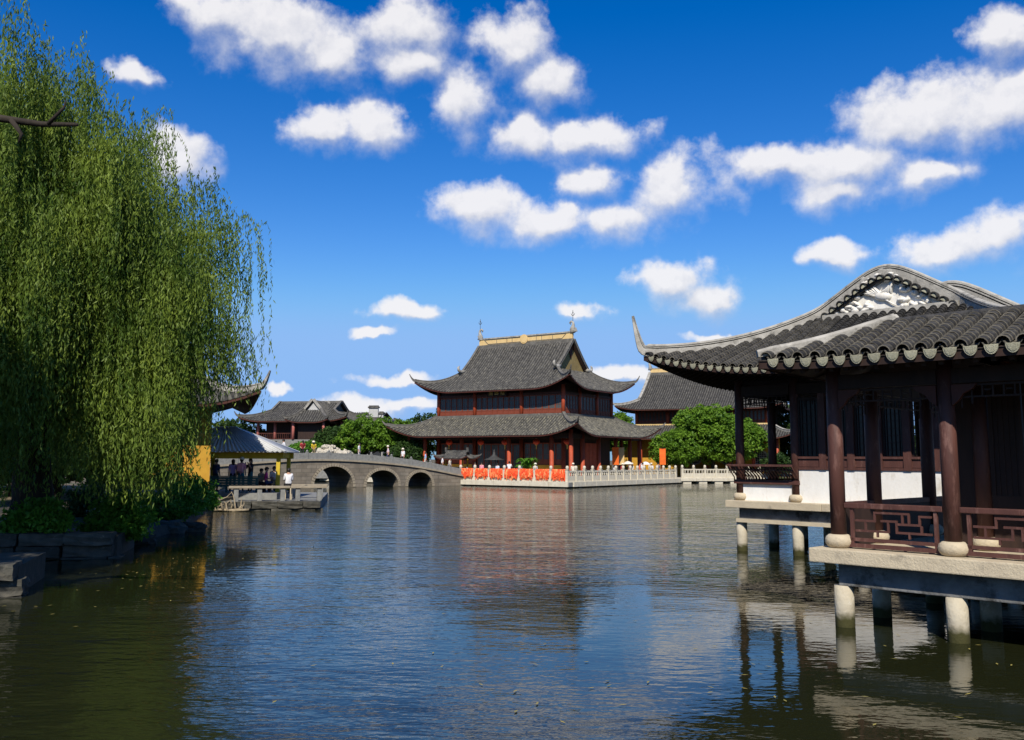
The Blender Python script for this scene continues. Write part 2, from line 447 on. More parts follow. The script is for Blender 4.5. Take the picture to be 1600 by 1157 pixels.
# ------------------------------------------------------------------ mesh helpers
class MB:
    def __init__(self):
        self.v, self.f, self.sm = [], [], []

    def add(self, vs, fs, smooth=False):
        o = len(self.v)
        self.v += [tuple(p) for p in vs]
        self.f += [tuple(i + o for i in f) for f in fs]
        self.sm += [smooth] * len(fs)
        return self

    def addm(self, tpl, mtx):
        vs, fs, s = tpl
        return self.add([mtx @ Vector(p) for p in vs], fs, s)

    def box(self, x0, x1, y0, y1, z0, z1):
        return self.add([(x0, y0, z0), (x1, y0, z0), (x1, y1, z0), (x0, y1, z0), (x0, y0, z1), (x1, y0, z1), (x1, y1, z1), (x0, y1, z1)],
                        [(0, 3, 2, 1), (4, 5, 6, 7), (0, 1, 5, 4), (1, 2, 6, 5), (2, 3, 7, 6), (3, 0, 4, 7)])

    def bar(self, a, b, w, h, up=(0, 0, 1)):
        """rectangular bar from point a to point b"""
        a, b = Vector(a), Vector(b)
        d = (b - a).normalized()
        u = Vector(up)
        s = d.cross(u)
        if s.length < 1e-4:
            s = d.cross(Vector((0, 1, 0)))
        s.normalize()
        u = s.cross(d).normalized()
        vs = []
        for p in (a, b):
            for i, j in ((-1, -1), (1, -1), (1, 1), (-1, 1)):
                vs.append(p + s * (w / 2 * i) + u * (h / 2 * j))
        return self.add(vs, [(3, 2, 1, 0), (4, 5, 6, 7), (0, 1, 5, 4), (1, 2, 6, 5), (2, 3, 7, 6), (3, 0, 4, 7)])

    def lathe(self, x, y, prof, n=16):
        """prof: list of (radius, z)"""
        vs, fs = [], []
        for r, z in prof:
            for i in range(n):
                a = 2 * math.pi * i / n
                vs.append((x + r * math.cos(a), y + r * math.sin(a), z))
        for k in range(len(prof) - 1):
            for i in range(n):
                j = (i + 1) % n
                fs.append((k * n + i, k * n + j, (k + 1) * n + j, (k + 1) * n + i))
        fs.append(tuple(range(n - 1, -1, -1)))
        fs.append(tuple((len(prof) - 1) * n + i for i in range(n)))
        return self.add(vs, fs, True)

    def tube(self, pts, rad, n=7):
        pts = [Vector(p) for p in pts]
        if isinstance(rad, (int, float)):
            rad = [rad] * len(pts)
        vs, fs = [], []
        prev = None
        for k, p in enumerate(pts):
            t = (pts[min(k + 1, len(pts) - 1)] - pts[max(k - 1, 0)]).normalized()
            if prev is None:
                s = t.cross(Vector((0.3, 0.2, 1)))
                if s.length < 1e-3:
                    s = t.cross(Vector((1, 0, 0)))
            else:
                s = prev - t * prev.dot(t)
            s.normalize()
            prev = s
            u = t.cross(s)
            for i in range(n):
                a = 2 * math.pi * i / n
                vs.append(p + (s * math.cos(a) + u * math.sin(a)) * rad[k])
        for k in range(len(pts) - 1):
            for i in range(n):
                j = (i + 1) % n
                fs.append((k * n + i, k * n + j, (k + 1) * n + j, (k + 1) * n + i))
        fs.append(tuple(range(n - 1, -1, -1)))
        fs.append(tuple((len(pts) - 1) * n + i for i in range(n)))
        return self.add(vs, fs, True)

    def sweep(self, pts, prof, scales=None, side=None):
        """sweep a closed (side, up) profile along pts; up stays near +Z"""
        pts = [Vector(p) for p in pts]
        n = len(prof)
        vs, fs = [], []
        for k, p in enumerate(pts):
            t = (pts[min(k + 1, len(pts) - 1)] - pts[max(k - 1, 0)]).normalized()
            s = Vector(side) if side else t.cross(Vector((0, 0, 1)))
            s.normalize()
            u = s.cross(t).normalized()
            if u.z < 0:
                u = -u
            sc = scales[k] if scales else 1
            for a, b in prof:
                vs.append(p + s * (a * sc) + u * (b * sc))
        for k in range(len(pts) - 1):
            for i in range(n):
                j = (i + 1) % n
                fs.append((k * n + i, k * n + j, (k + 1) * n + j, (k + 1) * n + i))
        fs.append(tuple(range(n - 1, -1, -1)))
        fs.append(tuple((len(pts) - 1) * n + i for i in range(n)))
        return self.add(vs, fs)

    def prism(self, poly, y0, y1, axis='y'):
        """extrude an (a, z) polygon along y (a = x) or along x (a = y)"""
        n = len(poly)
        mk = (lambda a, z, t: (a, t, z)) if axis == 'y' else (lambda a, z, t: (t, a, z))
        vs = [mk(a, z, y0) for a, z in poly] + [mk(a, z, y1) for a, z in poly]
        fs = [tuple(range(n)), tuple(range(2 * n - 1, n - 1, -1))]
        for i in range(n):
            j = (i + 1) % n
            fs.append((i, i + n, j + n, j))
        return self.add(vs, fs)

    def mesh(self, name, bevel=0.0):
        me = bpy.data.meshes.new(name)
        me.from_pydata(self.v, [], self.f)
        me.polygons.foreach_set('use_smooth', self.sm)
        bm = bmesh.new()
        bm.from_mesh(me)
        bmesh.ops.recalc_face_normals(bm, faces=bm.faces)
        if bevel > 0:
            bmesh.ops.bevel(bm, geom=[e for e in bm.edges if e.calc_face_angle(0) > 0.6], offset=bevel, segments=2, profile=0.6, affect='EDGES', clamp_overlap=True)
        bm.to_mesh(me)
        bm.free()
        return me

    def build(self, name, material, parent=None, bevel=0.0, kind=None, label=None, loc=None):
        me = self.mesh(name, bevel)
        me.materials.append(material if not isinstance(material, str) else M[material])
        return put(name, me, parent, loc=loc, kind=kind, label=label)


def put(name, me, parent=None, loc=None, mtx=None, kind=None, label=None):
    o = bpy.data.objects.new(name, me)
    col.objects.link(o)
    if parent is not None:
        o.parent = parent
    if mtx is not None:
        o.matrix_basis = mtx
    elif loc is not None:
        o.location = loc
    if kind:
        o['kind'] = kind
    if label:
        o['label'] = label
    return o


def thing(name, label, cat, loc=(0, 0, 0), rz=0.0, group=None):
    o = bpy.data.objects.new(name, None)
    o.empty_display_size = 0.3
    col.objects.link(o)
    o.location = loc
    o.rotation_euler = (0, 0, rz)
    return tag(o, label, cat, group)


def tag(o, label, cat, group=None):
    o['label'] = label
    o['category'] = cat
    if group:
        o['group'] = group
    return o


def structure(o):
    o['kind'] = 'structure'
    return o


def frame(px, py, rz):
    """world position of local coordinates"""
    c, s = math.cos(rz), math.sin(rz)
    return lambda x, y, z=0.0: Vector((px + x * c - y * s, py + x * s + y * c, z))


# ------------------------------------------------------------------ Chinese tiled roof
def half_tile(r0, r1, ln, th, k=6, up=1):
    """one curved tile lying along +y (0 = lower end); up=1 cover (convex), up=-1 pan (concave)"""
    vs, fs = [], []
    for y, r in ((0, r0), (ln, r1)):
        for ro in (r, r - th):
            for i in range(k + 1):
                a = math.pi * i / k
                vs.append((ro * math.cos(a), y, up * ro * math.sin(a) * (1.0 if up > 0 else 0.45)))
    n = k + 1
    for i in range(k):
        fs += [(i, i + 1, 2 * n + i + 1, 2 * n + i), (i, n + i, n + i + 1, i + 1), (n + i + 1, n + i, 3 * n + i, 3 * n + i + 1)]
    return vs, fs, False


class Roof:
    def __init__(s, a, b, sk, zE, rise, c, lift, L, push, full=True, rnd_top=0.0, xf=None, lp=2.2):
        s.a, s.b, s.s, s.zE, s.rise, s.c, s.lift, s.L, s.push, s.full, s.w, s.lp = a, b, sk, zE, rise, c, lift, L, push, full, rnd_top, lp
        s.D = b if full else sk
        s.xf = xf or (lambda p: p)

    def prof(s, d):
        if s.w > 0:
            g = math.sqrt((s.b - d) ** 2 + s.w ** 2) - s.w
            g0 = math.sqrt(s.b ** 2 + s.w ** 2) - s.w
            t = 1 - g / g0
        else:
            t = d / s.D
        return s.rise * ((1 - s.c) * t + s.c * t * t)

    def S(s, x, y, d, dz=0.0):
        r_ = math.hypot(s.a - abs(x), s.b - abs(y))
        k = max(0.0, 1 - r_ / s.L)
        p = s.push * k * k * 0.7071
        return Vector(s.xf((x + math.copysign(p, x), y + math.copysign(p, y), s.zE + s.prof(d) + s.lift * k ** s.lp + dz)))

    def fn(s, face):
        if face == 'F':
            return lambda t, d, dz=0.0: s.S(t, -s.b + d, d, dz)
        if face == 'B':
            return lambda t, d, dz=0.0: s.S(-t, s.b - d, d, dz)
        if face == 'R':
            return lambda t, d, dz=0.0: s.S(s.a - d, t, d, dz)
        return lambda t, d, dz=0.0: s.S(-s.a + d, -t, d, dz)

    def half(s, face):
        return s.a if face in 'FB' else s.b

    def dmax(s, face, t):
        h = s.half(face) - abs(t)
        if face in 'FB' and s.full:
            return s.b if abs(t) <= s.a - s.s else min(h, s.s)
        return min(s.s, h)

    def rows(s, face, pitch):
        h = s.half(face)
        n = int(h / pitch)
        out = [i * pitch for i in range(-n, n + 1)]
        return [t for t in out if s.dmax(face, t) > 0.12]

    def sheet(s, mb, face, pitch, dz, nd=10, inset=0.0):
        h = s.half(face)
        ts = sorted(set([-h + 1e-3, h - 1e-3] + s.rows(face, pitch * 2) + ([-(s.a - s.s), s.a - s.s, -(s.a - s.s) - 1e-3, s.a - s.s + 1e-3] if face in 'FB' and s.full else [])))
        f = s.fn(face)
        vs, fs = [], []
        for t in ts:
            dm = s.dmax(face, t)
            for j in range(nd + 1):
                vs.append(f(t, inset + (dm - inset) * j / nd if dm > inset else dm, dz))
        m = nd + 1
        for i in range(len(ts) - 1):
            for j in range(nd):
                fs.append((i * m + j, (i + 1) * m + j, (i + 1) * m + j + 1, i * m + j + 1))
        mb.add(vs, fs, True)

    def frames(s, face, t, d):
        f = s.fn(face)
        p = f(t, d)
        tang = (f(t, d + 0.02) - f(t, d - 0.02)).normalized()
        side = (f(t + 0.02, d) - f(t - 0.02, d))
        side.z *= 0.5
        side.normalize()
        upv = side.cross(tang).normalized()
        if upv.z < 0:
            upv = -upv
        return p, side, tang, upv

    def rowmesh(s, mb, face, pitch, r, nd=9, k=4, cap=True):
        f = s.fn(face)
        for t in s.rows(face, pitch):
            dm = s.dmax(face, t)
            n = max(2, int(nd * dm / s.D + 1.5))
            vs, fs = [], []
            for j in range(n + 1):
                p, sd, tg, up = s.frames(face, t, max(0.0, min(dm, dm * j / n)))
                wob = r * (1 + 0.10 * math.sin(j * 7.1 + t * 5))
                for i in range(k + 1):
                    a = math.pi * i / k
                    vs.append(p + sd * (wob * math.cos(a)) + up * (wob * math.sin(a)))
            m = k + 1
            for j in range(n):
                for i in range(k):
                    fs.append((j * m + i, j * m + i + 1, (j + 1) * m + i + 1, (j + 1) * m + i))
            fs.append(tuple(range(m)))
            mb.add(vs, fs, True)

    def hip_pts(s, sx, sy, n=12, dz=0.0, d0=0.0):
        return [s.S(sx * (s.a - d), sy * (s.b - d), d, dz) for d in [d0 + (s.s - d0) * i / n for i in range(n + 1)]]


def tip_curve(pts, length, height, n=6, power=2.0):
    """prepend an upswept point to a ridge line that starts at the eave corner"""
    c = pts[0]
    dr = (pts[0] - pts[1])
    dr.z = 0
    dr.normalize()
    z1 = (pts[0].z - pts[1].z) / max(1e-3, (Vector((pts[0].x - pts[1].x, pts[0].y - pts[1].y))).length)
    out = []
    for i in range(n, 0, -1):
        q_ = i / n
        out.append(c + dr * (length * q_) + Vector((0, 0, z1 * length * q_ * (1 - q_) + height * q_ ** power)))
    return out + pts, [0.22 + 0.78 * (1 - i / n) for i in range(n, 0, -1)] + [1.0] * len(pts)


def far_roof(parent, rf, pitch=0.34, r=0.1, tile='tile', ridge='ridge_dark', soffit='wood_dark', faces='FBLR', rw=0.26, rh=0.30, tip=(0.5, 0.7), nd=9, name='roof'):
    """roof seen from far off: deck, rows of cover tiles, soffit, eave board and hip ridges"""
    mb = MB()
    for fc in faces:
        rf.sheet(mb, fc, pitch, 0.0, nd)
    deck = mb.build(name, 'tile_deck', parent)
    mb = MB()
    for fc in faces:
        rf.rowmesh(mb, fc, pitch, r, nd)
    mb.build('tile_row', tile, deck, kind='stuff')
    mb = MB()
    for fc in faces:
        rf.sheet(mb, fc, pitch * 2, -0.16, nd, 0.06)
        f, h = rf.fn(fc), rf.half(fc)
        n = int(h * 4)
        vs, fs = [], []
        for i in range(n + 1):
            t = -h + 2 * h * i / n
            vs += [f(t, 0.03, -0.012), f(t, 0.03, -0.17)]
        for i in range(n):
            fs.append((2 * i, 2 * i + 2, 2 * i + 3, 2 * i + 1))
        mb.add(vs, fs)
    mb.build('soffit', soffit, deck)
    rb = MB()
    for fc in faces:                                   # thin lacquered eave lath
        f, h = rf.fn(fc), rf.half(fc)
        n = int(h * 3)
        rb.sweep([f(-h + 2 * h * i / n, 0.0, -0.10) for i in range(n + 1)], [(-0.03, -0.05), (0.03, -0.05), (0.03, 0.05), (-0.03, 0.05)])
    rb.build('eave_lath', 'wood_red' if soffit == 'wood_red_lath' else 'wood_mid', deck)
    for sx, sy in ((-1, -1), (1, -1), (1, 1), (-1, 1)):
        need = {(-1, -1): 'FL', (1, -1): 'FR', (1, 1): 'BR', (-1, 1): 'BL'}[(sx, sy)]
        if not all(c in faces for c in need):
            continue
        pts, sc = tip_curve(rf.hip_pts(sx, sy, 12, 0.02), tip[0], tip[1])
        hb = MB()
        hb.sweep(pts, [(-rw / 2, -0.02), (rw / 2, -0.02), (rw / 2, rh * 0.7), (rw * 0.62, rh * 0.75), (rw * 0.62, rh * 0.9), (rw * 0.3, rh), (-rw * 0.3, rh), (-rw * 0.62, rh * 0.9), (-rw * 0.62, rh * 0.75), (-rw / 2, rh * 0.7)], sc)
        hb.build('hip_ridge', ridge, deck)
    return deck


def verge_ridges(deck, rf, rw, rh, ridge, out=0.0, name='verge_ridge'):
    for sx in (-1, 1):
        for sy in (-1, 1):
            pts = [rf.S(sx * (rf.a - rf.s + out), sy * (rf.b - d), d, 0.02) for d in [rf.s + (rf.b - rf.s) * i / 12 for i in range(13)]]
            mb = MB()
            sd = rf.S(1, 0, rf.b) - rf.S(0, 0, rf.b)
            mb.sweep(pts, [(-rw / 2, -0.03), (rw / 2, -0.03), (rw / 2, rh * 0.7), (rw * 0.62, rh * 0.75), (rw * 0.62, rh * 0.92), (rw * 0.3, rh), (-rw * 0.3, rh), (-rw * 0.62, rh * 0.92), (-rw * 0.62, rh * 0.75), (-rw / 2, rh * 0.7)], side=sd)
            mb.build(name, ridge, deck)


def gable_wall(parent, rf, material, inset=0.35, sides=(-1, 1), th=0.12, dz=-0.05, name='gable'):
    out = []
    for sx in sides:
        x = sx * (rf.a - rf.s - inset)
        ds = [rf.s + (rf.b - rf.s) * i / 10 for i in range(11)]
        poly = [(-(rf.b - d), rf.zE + rf.prof(d) + dz) for d in ds] + [((rf.b - d), rf.zE + rf.prof(d) + dz) for d in reversed(ds[:-1])]
        poly = [(poly[0][0], poly[0][1] - 0.5)] + poly + [(poly[-1][0], poly[-1][1] - 0.5)]
        mb = MB()
        n = len(poly)
        vs = [rf.xf((x - th / 2, a, z)) for a, z in poly] + [rf.xf((x + th / 2, a, z)) for a, z in poly]
        fs = [tuple(range(n)), tuple(range(2 * n - 1, n - 1, -1))] + [(i, i + n, (i + 1) % n + n, (i + 1) % n) for i in range(n)]
        mb.add(vs, fs)
        out.append(mb.build(name, material, parent))
    return out


# ------------------------------------------------------------------ ground and water
OUT = [(-14, 1.0), (-13, 10), (-11.9, 17.5), (-12.8, 23.2), (-13.2, 32), (-15.5, 43), (-16.5, 52), (-20, 66), (-28, 82), (-25, 98), (-10, 102), (4, 98), (14, 104), (22, 112), (36, 109), (40, 85), (34, 60), (24, 46), (19, 36), (17, 22), (16, 8), (16, 1.0)]
mb = MB()
pts = []
for i in range(len(OUT)):                      # subdivide the shore and roughen it
    a, b = Vector(OUT[i]), Vector(OUT[(i + 1) % len(OUT)])
    n = max(1, int((b - a).length / 1.5))
    for j in range(n):
        p = a.lerp(b, j / n)
        pts.append(p + Vector((mnoise.noise((p.x * .4, p.y * .4, 1)), mnoise.noise((p.x * .4, p.y * .4, 5)))) * 0.25)
cen = Vector((2, 50))
rings = [(1.0, -1.2, 0), (1.0, 0.52, 0), (1.0, 0.62, 0.4), (1.0, 0.62, 6), (1.0, 0.62, 40), (1.0, 0.62, 300), (1.0, 0.62, 2500)]
n = len(pts)
vs, fs = [], []
for sc, z, ex in rings:
    for p in pts:
        d = (p - cen).normalized()
        w = p + d * ex
        vs.append((w.x, w.y, z + (0.05 * mnoise.noise((w.x * .3, w.y * .3, 0)) if 0 < ex < 50 else 0)))
for k in range(len(rings) - 1):
    for i in range(n):
        j = (i + 1) % n
        fs.append((k * n + i, k * n + j, (k + 1) * n + j, (k + 1) * n + i))
mb.add(vs, fs)
structure(mb.build('ground', 'earth'))
mb = MB()
mb.add([(-60, -8, 0), (60, -8, 0), (60, 120, 0), (-60, 120, 0)], [(0, 1, 2, 3)])
structure(mb.build('water', 'water'))
mb = MB()
mb.add([(-60, -8, -1.15), (60, -8, -1.15), (60, 120, -1.15), (-60, 120, -1.15)], [(0, 1, 2, 3)])
structure(mb.build('pond_bed', 'earth'))


# ------------------------------------------------------------------ stone quays on the left bank (each block a piece)
def block_mesh(name, sx, sy, sz, seed, material, j=0.06):
    rr = random.Random(seed)
    bm = bmesh.new()
    bmesh.ops.create_cube(bm, size=1.0)
    bmesh.ops.subdivide_edges(bm, edges=bm.edges[:], cuts=2, use_grid_fill=True)
    for v in bm.verts:
        v.co = Vector((v.co.x * sx, v.co.y * sy, v.co.z * sz))
        # round the arrises and roughen the faces
        e = sum(1 for c, s in zip(v.co, (sx, sy, sz)) if abs(abs(c) - s / 2) < 1e-4)
        k = 1 - 0.018 * max(0, e - 1)
        v.co = Vector((v.co.x * k, v.co.y * k, v.co.z * k)) + Vector((rr.uniform(-j, j), rr.uniform(-j, j), rr.uniform(-j, j))) * 0.4
    me = bpy.data.meshes.new(name)
    bm.to_mesh(me)
    bm.free()
    me.materials.append(M[material])
    return me


BLK = [block_mesh('stone_block', 1.0, 0.6, 0.34, 40 + i, 'stone_wet') for i in range(5)]


def quay(name, a, b, ztop, courses, depth, label, cat='quay', zlow=-0.6):
    """masonry face from a to b (front to the right of a->b seen from above), built block by block"""
    a, b = Vector(a), Vector(b)
    L_ = (b - a).length
    rz = math.atan2(b.y - a.y, b.x - a.x)
    root = thing(name, label, cat, (a.x, a.y, 0), rz)
    core = MB().box(0.1, L_ - 0.1, 0.3, depth, zlow, ztop - 0.08)
    core.build('core', 'stone_wet', root)
    h = (ztop + 0.55) / courses
    k = 0
    for c in range(courses):
        x = -0.02 - (c % 2) * 0.3
        while x < L_ - 0.25:
            w = rnd.uniform(0.75, 1.25)
            x0, x1 = max(x, -0.05), min(x + w, L_ + 0.05)
            if x1 - x0 > 0.25:
                top = c == courses - 1
                dp = depth if False else (0.62 if not top else 0.9)
                m_ = Matrix.Translation(((x0 + x1) / 2, dp / 2 - 0.02 + rnd.uniform(-.05, .05) - (0.1 if top else 0), ztop - h * (courses - 1 - c) - h / 2)) @ Matrix.Rotation(rnd.uniform(-.02, .02), 4, 'Z') @ Matrix.Diagonal(((x1 - x0) * 0.985, dp / 0.6, h / 0.34 * 0.975, 1))
                put('stone_block', BLK[k % 5], root, mtx=m_)
                k += 1
            x += w
    return root


quay('stone_ledge', (-14.6, 15.2), (-8.75, 17.0), 0.60, 4, 3.0, 'dark mossy stone ledge cut by the left picture edge, nearest the viewer')
quay('stone_ledge', (-16.5, 22.0), (-9.75, 23.6), 0.62, 4, 3.0, 'long dark mossy stone ledge at the foot of the willow trunk')
quay('stone_quay', (-14.2, 44.2), (-9.2, 45.9), 0.42, 3, 8.0, 'stone quay under the benches and the corrugated shelter')
structure(MB().box(-17.5, -13.9, 43.0, 60, -0.8, 0.55).build('bank', 'earth'))
structure(MB().add([(-13.9, 44.6, .405), (-9.4, 46.3, .405), (-11.3, 58, .405), (-17, 58, .405), (-17, 44.6, .405), (-13.9, 44.6, -.9), (-9.4, 46.3, -.9), (-11.3, 58, -.9), (-17, 58, -.9), (-17, 44.6, -.9)],
                   [(0, 1, 2, 3, 4), (0, 5, 6, 1), (1, 6, 7, 2), (2, 7, 8, 3), (3, 8, 9, 4), (4, 9, 5, 0)]).build('pavement', 'stone_grey'))

# ------------------------------------------------------------------ arched stone bridge
BR_RZ = R(35.1)
br = thing('stone_bridge', 'low humped stone bridge with three arches and grey slab parapets', 'bridge', (-4.9, 88.5, 0), BR_RZ)
ARCH = [(-4.22, 1.27, 1.28), (-8.07, 1.60, 1.47), (-12.78, 1.84, 1.80)]


def interp(x, tab):
    for (x0, z0), (x1, z1) in zip(tab, tab[1:]):
        if x0 <= x <= x1:
            t = (x - x0) / (x1 - x0)
            return z0 + (z1 - z0) * t
    return tab[0][1] if x < tab[0][0] else tab[-1][1]


def bdeck(x):
    tab = [(-30, 1.3), (-26, 1.62), (-22, 1.92), (-19, 2.16), (-16, 2.33), (-13.5, 2.38), (-11, 2.30), (-8, 2.12), (-5, 1.83), (-2.5, 1.45), (0, 1.0), (2, 0.75)]
    return (interp(x - .8, tab) + interp(x, tab) + interp(x + .8, tab)) / 3


def bbot(x):
    for cx, w, zc in ARCH:
        if abs(x - cx) < w:
            return zc * math.sqrt(max(0, 1 - ((x - cx) / w) ** 2)) ** 0.92
    return -0.8


xs = sorted(set([-28 + i * 0.5 for i in range(58)] + [cx + w * math.cos(math.pi * i / 20) * s for cx, w, zc in ARCH for i in range(21) for s in (0.9999, 1.0001)] + [1.0]))
BW = 5.0
vs, fs = [], []
for x in xs:
    b0, t0 = bbot(x), bdeck(x)
    vs += [(x, 0, b0), (x, 0, t0), (x, BW, t0), (x, BW, b0)]
for i in range(len(xs) - 1):
    k = 4 * i
    for j in range(4):
        fs.append((k + j, k + (j + 1) % 4, k + 4 + (j + 1) % 4, k + 4 + j))
fs += [(0, 1, 2, 3), tuple(4 * (len(xs) - 1) + j for j in (3, 2, 1, 0))]
MB().add(vs, fs).build('bridge_body', 'bridge', br)
for cx, w, zc in ARCH:
    mb = MB()
    ang = [math.pi * i / 24 for i in range(25)]
    for i in range(24):
        a0, a1 = ang[i] + 0.012, ang[i + 1] - 0.012
        q4 = []
        for a_, o in ((a0, 0), (a1, 0), (a1, .24), (a0, .24)):
            q4.append((cx + (w + o) * math.cos(a_), (zc + o) * max(0, math.sin(a_)) ** 0.92))
        mb.prism(q4, -0.07, 0.3)
    mb.build('arch_ring', 'bench', br)
mb = MB()
xx = [-27 + i * 0.5 for i in range(57)]
mb.sweep([(x, 0.02, bdeck(x)) for x in xx], [(-.16, -.09), (.16, -.09), (.16, .06), (-.16, .06)])
mb.build('deck_edge_course', 'bench', br)
for y in (0.08, BW - 0.08):
    step = 2.02
    for k in range(14):
        x1 = 0.9 - k * step
        x0 = x1 - step
        z0, z1 = bdeck(x0) + .05, bdeck(x1) + .05
        mb = MB()
        mb.add([(x0 + .09, y - .07, z0), (x1 - .09, y - .07, z1), (x1 - .09, y + .07, z1), (x0 + .09, y + .07, z0),
                (x0 + .09, y - .07, z0 + .55), (x1 - .09, y - .07, z1 + .55), (x1 - .09, y + .07, z1 + .55), (x0 + .09, y + .07, z0 + .55)],
               [(0, 3, 2, 1), (4, 5, 6, 7), (0, 1, 5, 4), (1, 2, 6, 5), (2, 3, 7, 6), (3, 0, 4, 7)])
        mb.build('parapet_slab', 'stone_grey', br, bevel=0.015)
        mb = MB().box(x1 - .1, x1 + .1, y - .11, y + .11, z1 - .1, z1 + .64).lathe(x1, y, [(.09, z1 + .64), (.11, z1 + .70), (.07, z1 + .78), (.0, z1 + .82)], 8)
        mb.build('parapet_post', 'stone_grey', br)

# ------------------------------------------------------------------ temple terrace
TX, TY, TRZ = 5.0, 82.0, R(-34.6)
TW = frame(TX, TY, TRZ)
ter = bpy.data.objects.new('terrace', MB().box(-34, 0, 0.05, 30, 0.14, 0.50).mesh('terrace'))
ter.data.materials.append(M['stone_grey'])
col.objects.link(ter)
ter.location = (TX, TY, 0)
ter.rotation_euler = (0, 0, TRZ)
structure(ter)
for k in range(17):                                   # edge stones of the deck, front then side
    MB().box(-2.0 * k - 1.985, -2.0 * k - 0.015, -0.12, 0.75, 0.12, 0.56).build('edge_stone', 'stone_bal', ter, bevel=0.02)
for k in range(14):
    MB().box(-0.75, 0.12, 0.78 + 2.0 * k, 2.75 + 2.0 * k, 0.12, 0.56).build('edge_stone', 'stone_bal', ter, bevel=0.02)
MB().box(-33, -0.9, 1.0, 29, -1.0, 0.14).build('foundation', 'stone_wet', ter)
for k in range(10):
    MB().box(-3.4 * k - 1.2, -3.4 * k - 0.8, 0.25, 0.65, -1.0, 0.12).build('pier', 'stone_grey', ter)
for k in range(7):
    MB().box(-0.6, -0.2, 3.4 * k + 2.2, 3.4 * k + 2.6, -1.0, 0.12).build('pier', 'stone_grey', ter)

POST = MB().box(-.115, .115, -.115, .115, 0, 1.02).box(-.145, .145, -.145, .145, 1.02, 1.06).lathe(0, 0, [(.09, 1.06), (.14, 1.11), (.145, 1.26), (.11, 1.36), (.04, 1.40)], 10).mesh('post')
POST.materials.append(M['stone_bal'])


def panel_mesh(L_):
    mb = MB()
    mb.box(-L_ / 2, L_ / 2, -.06, .06, 0.0, .10)
    mb.box(-L_ / 2, L_ / 2, -.045, .045, .10, .52)
    mb.box(-L_ / 2 + .12, L_ / 2 - .12, -.055, .055, .17, .44)
    mb.box(-L_ / 2, L_ / 2, -.07, .07, .84, .97)
    for t in (-.3, 0, .3):
        mb.lathe(t * L_, 0, [(.06, .52), (.045, .57), (.095, .66), (.05, .75), (.1, .80), (.1, .84)], 6)
    me = mb.mesh('panel')
    me.materials.append(M['stone_bal'])
    return me


def balustrade(label, a, b, nb, z, group=None, name='stone_balustrade', last=True):
    a, b = Vector((a[0], a[1])), Vector((b[0], b[1]))
    rz = math.atan2(b.y - a.y, b.x - a.x)
    L_ = (b - a).length / nb
    root = thing(name, label, 'balustrade', (a.x, a.y, z), rz, group)
    pm = panel_mesh(L_ - 0.23)
    for i in range(nb + (1 if last else 0)):
        put('post', POST, root, loc=(i * L_, 0, 0))
    for i in range(nb):
        put('panel', pm, root, loc=((i + .5) * L_, 0, 0))
    return root


c0 = TW(-.25, .22)
balustrade('pale stone balustrade hung with red ribbons along the front of the terrace', TW(-12.05, .22), c0, 7, 0.56, last=False)
balustrade('pale stone balustrade along the right side of the temple terrace', c0, TW(-.25, 22.7), 15, 0.56)
q0, q1 = TW(.1, 23.2), Vector((29.5, 105.5, 0))
em = thing('stone_embankment', 'low stone embankment on piers right of the temple terrace', 'embankment', (q0.x, q0.y, 0), math.atan2(q1.y - q0.y, q1.x - q0.x))
Lq = (q1 - q0).length
for k in range(6):
    MB().box(Lq / 6 * k + .02, Lq / 6 * (k + 1) - .02, 0, 4, .25 + rnd.uniform(-.02, .02), .60).build('edge_stone', 'stone_bal', em, bevel=.02)
    MB().box(Lq / 6 * k + .4, Lq / 6 * k + 1.4, .1, 1.0, -1, .25).build('pier', 'stone_bal', em)
MB().box(0.2, Lq, 1.2, 8, -1, .5).build('core', 'stone_wet', em)
fq = frame(q0.x, q0.y, em.rotation_euler.z)
balustrade('weathered stone balustrade on the embankment below the round tree', fq(.4, .3), fq(Lq - .2, .3), 8, 0.60)


# ------------------------------------------------------------------ ribbons tied along the front balustrade
def ribbon_bundle(x0, x1, seed, cnt=420, roll=True):
    rr = random.Random(seed)
    mb = MB()
    vs, fs = [], []
    for k in range(cnt):
        x = rr.uniform(x0 + .05, x1 - .05)
        y = rr.choice((-1, 1)) * rr.uniform(.06, .22)
        w = rr.uniform(.02, .06)
        z = rr.uniform(.72, 1.10)
        ln = rr.uniform(.18, .5) + (.25 if rr.random() < .2 else 0)
        dx, bend = rr.uniform(-.1, .1), rr.uniform(-.06, .06)
        o = len(vs)
        for j in range(4):
            t = j / 3
            cxp, cy = x + dx * t, y + math.copysign(bend * math.sin(t * 3) + .05 * t, y)
            vs += [(cxp - w, cy, z - ln * t), (cxp + w, cy + .02 * math.sin(t * 5 + k), z - ln * t)]
        for j in range(3):
            fs.append((o + 2 * j, o + 2 * j + 1, o + 2 * j + 3, o + 2 * j + 2))
    mb.add(vs, fs, True)
    if not roll:
        return mb
    # the thick knot roll over the rail
    n = 16
    mb.tube([(x0 + .04 + (x1 - x0 - .08) * i / n, rr.uniform(-.03, .03), .98 + rr.uniform(-.03, .04)) for i in range(n + 1)], [rr.uniform(.06, .13) for i in range(n + 1)], 7)
    return mb


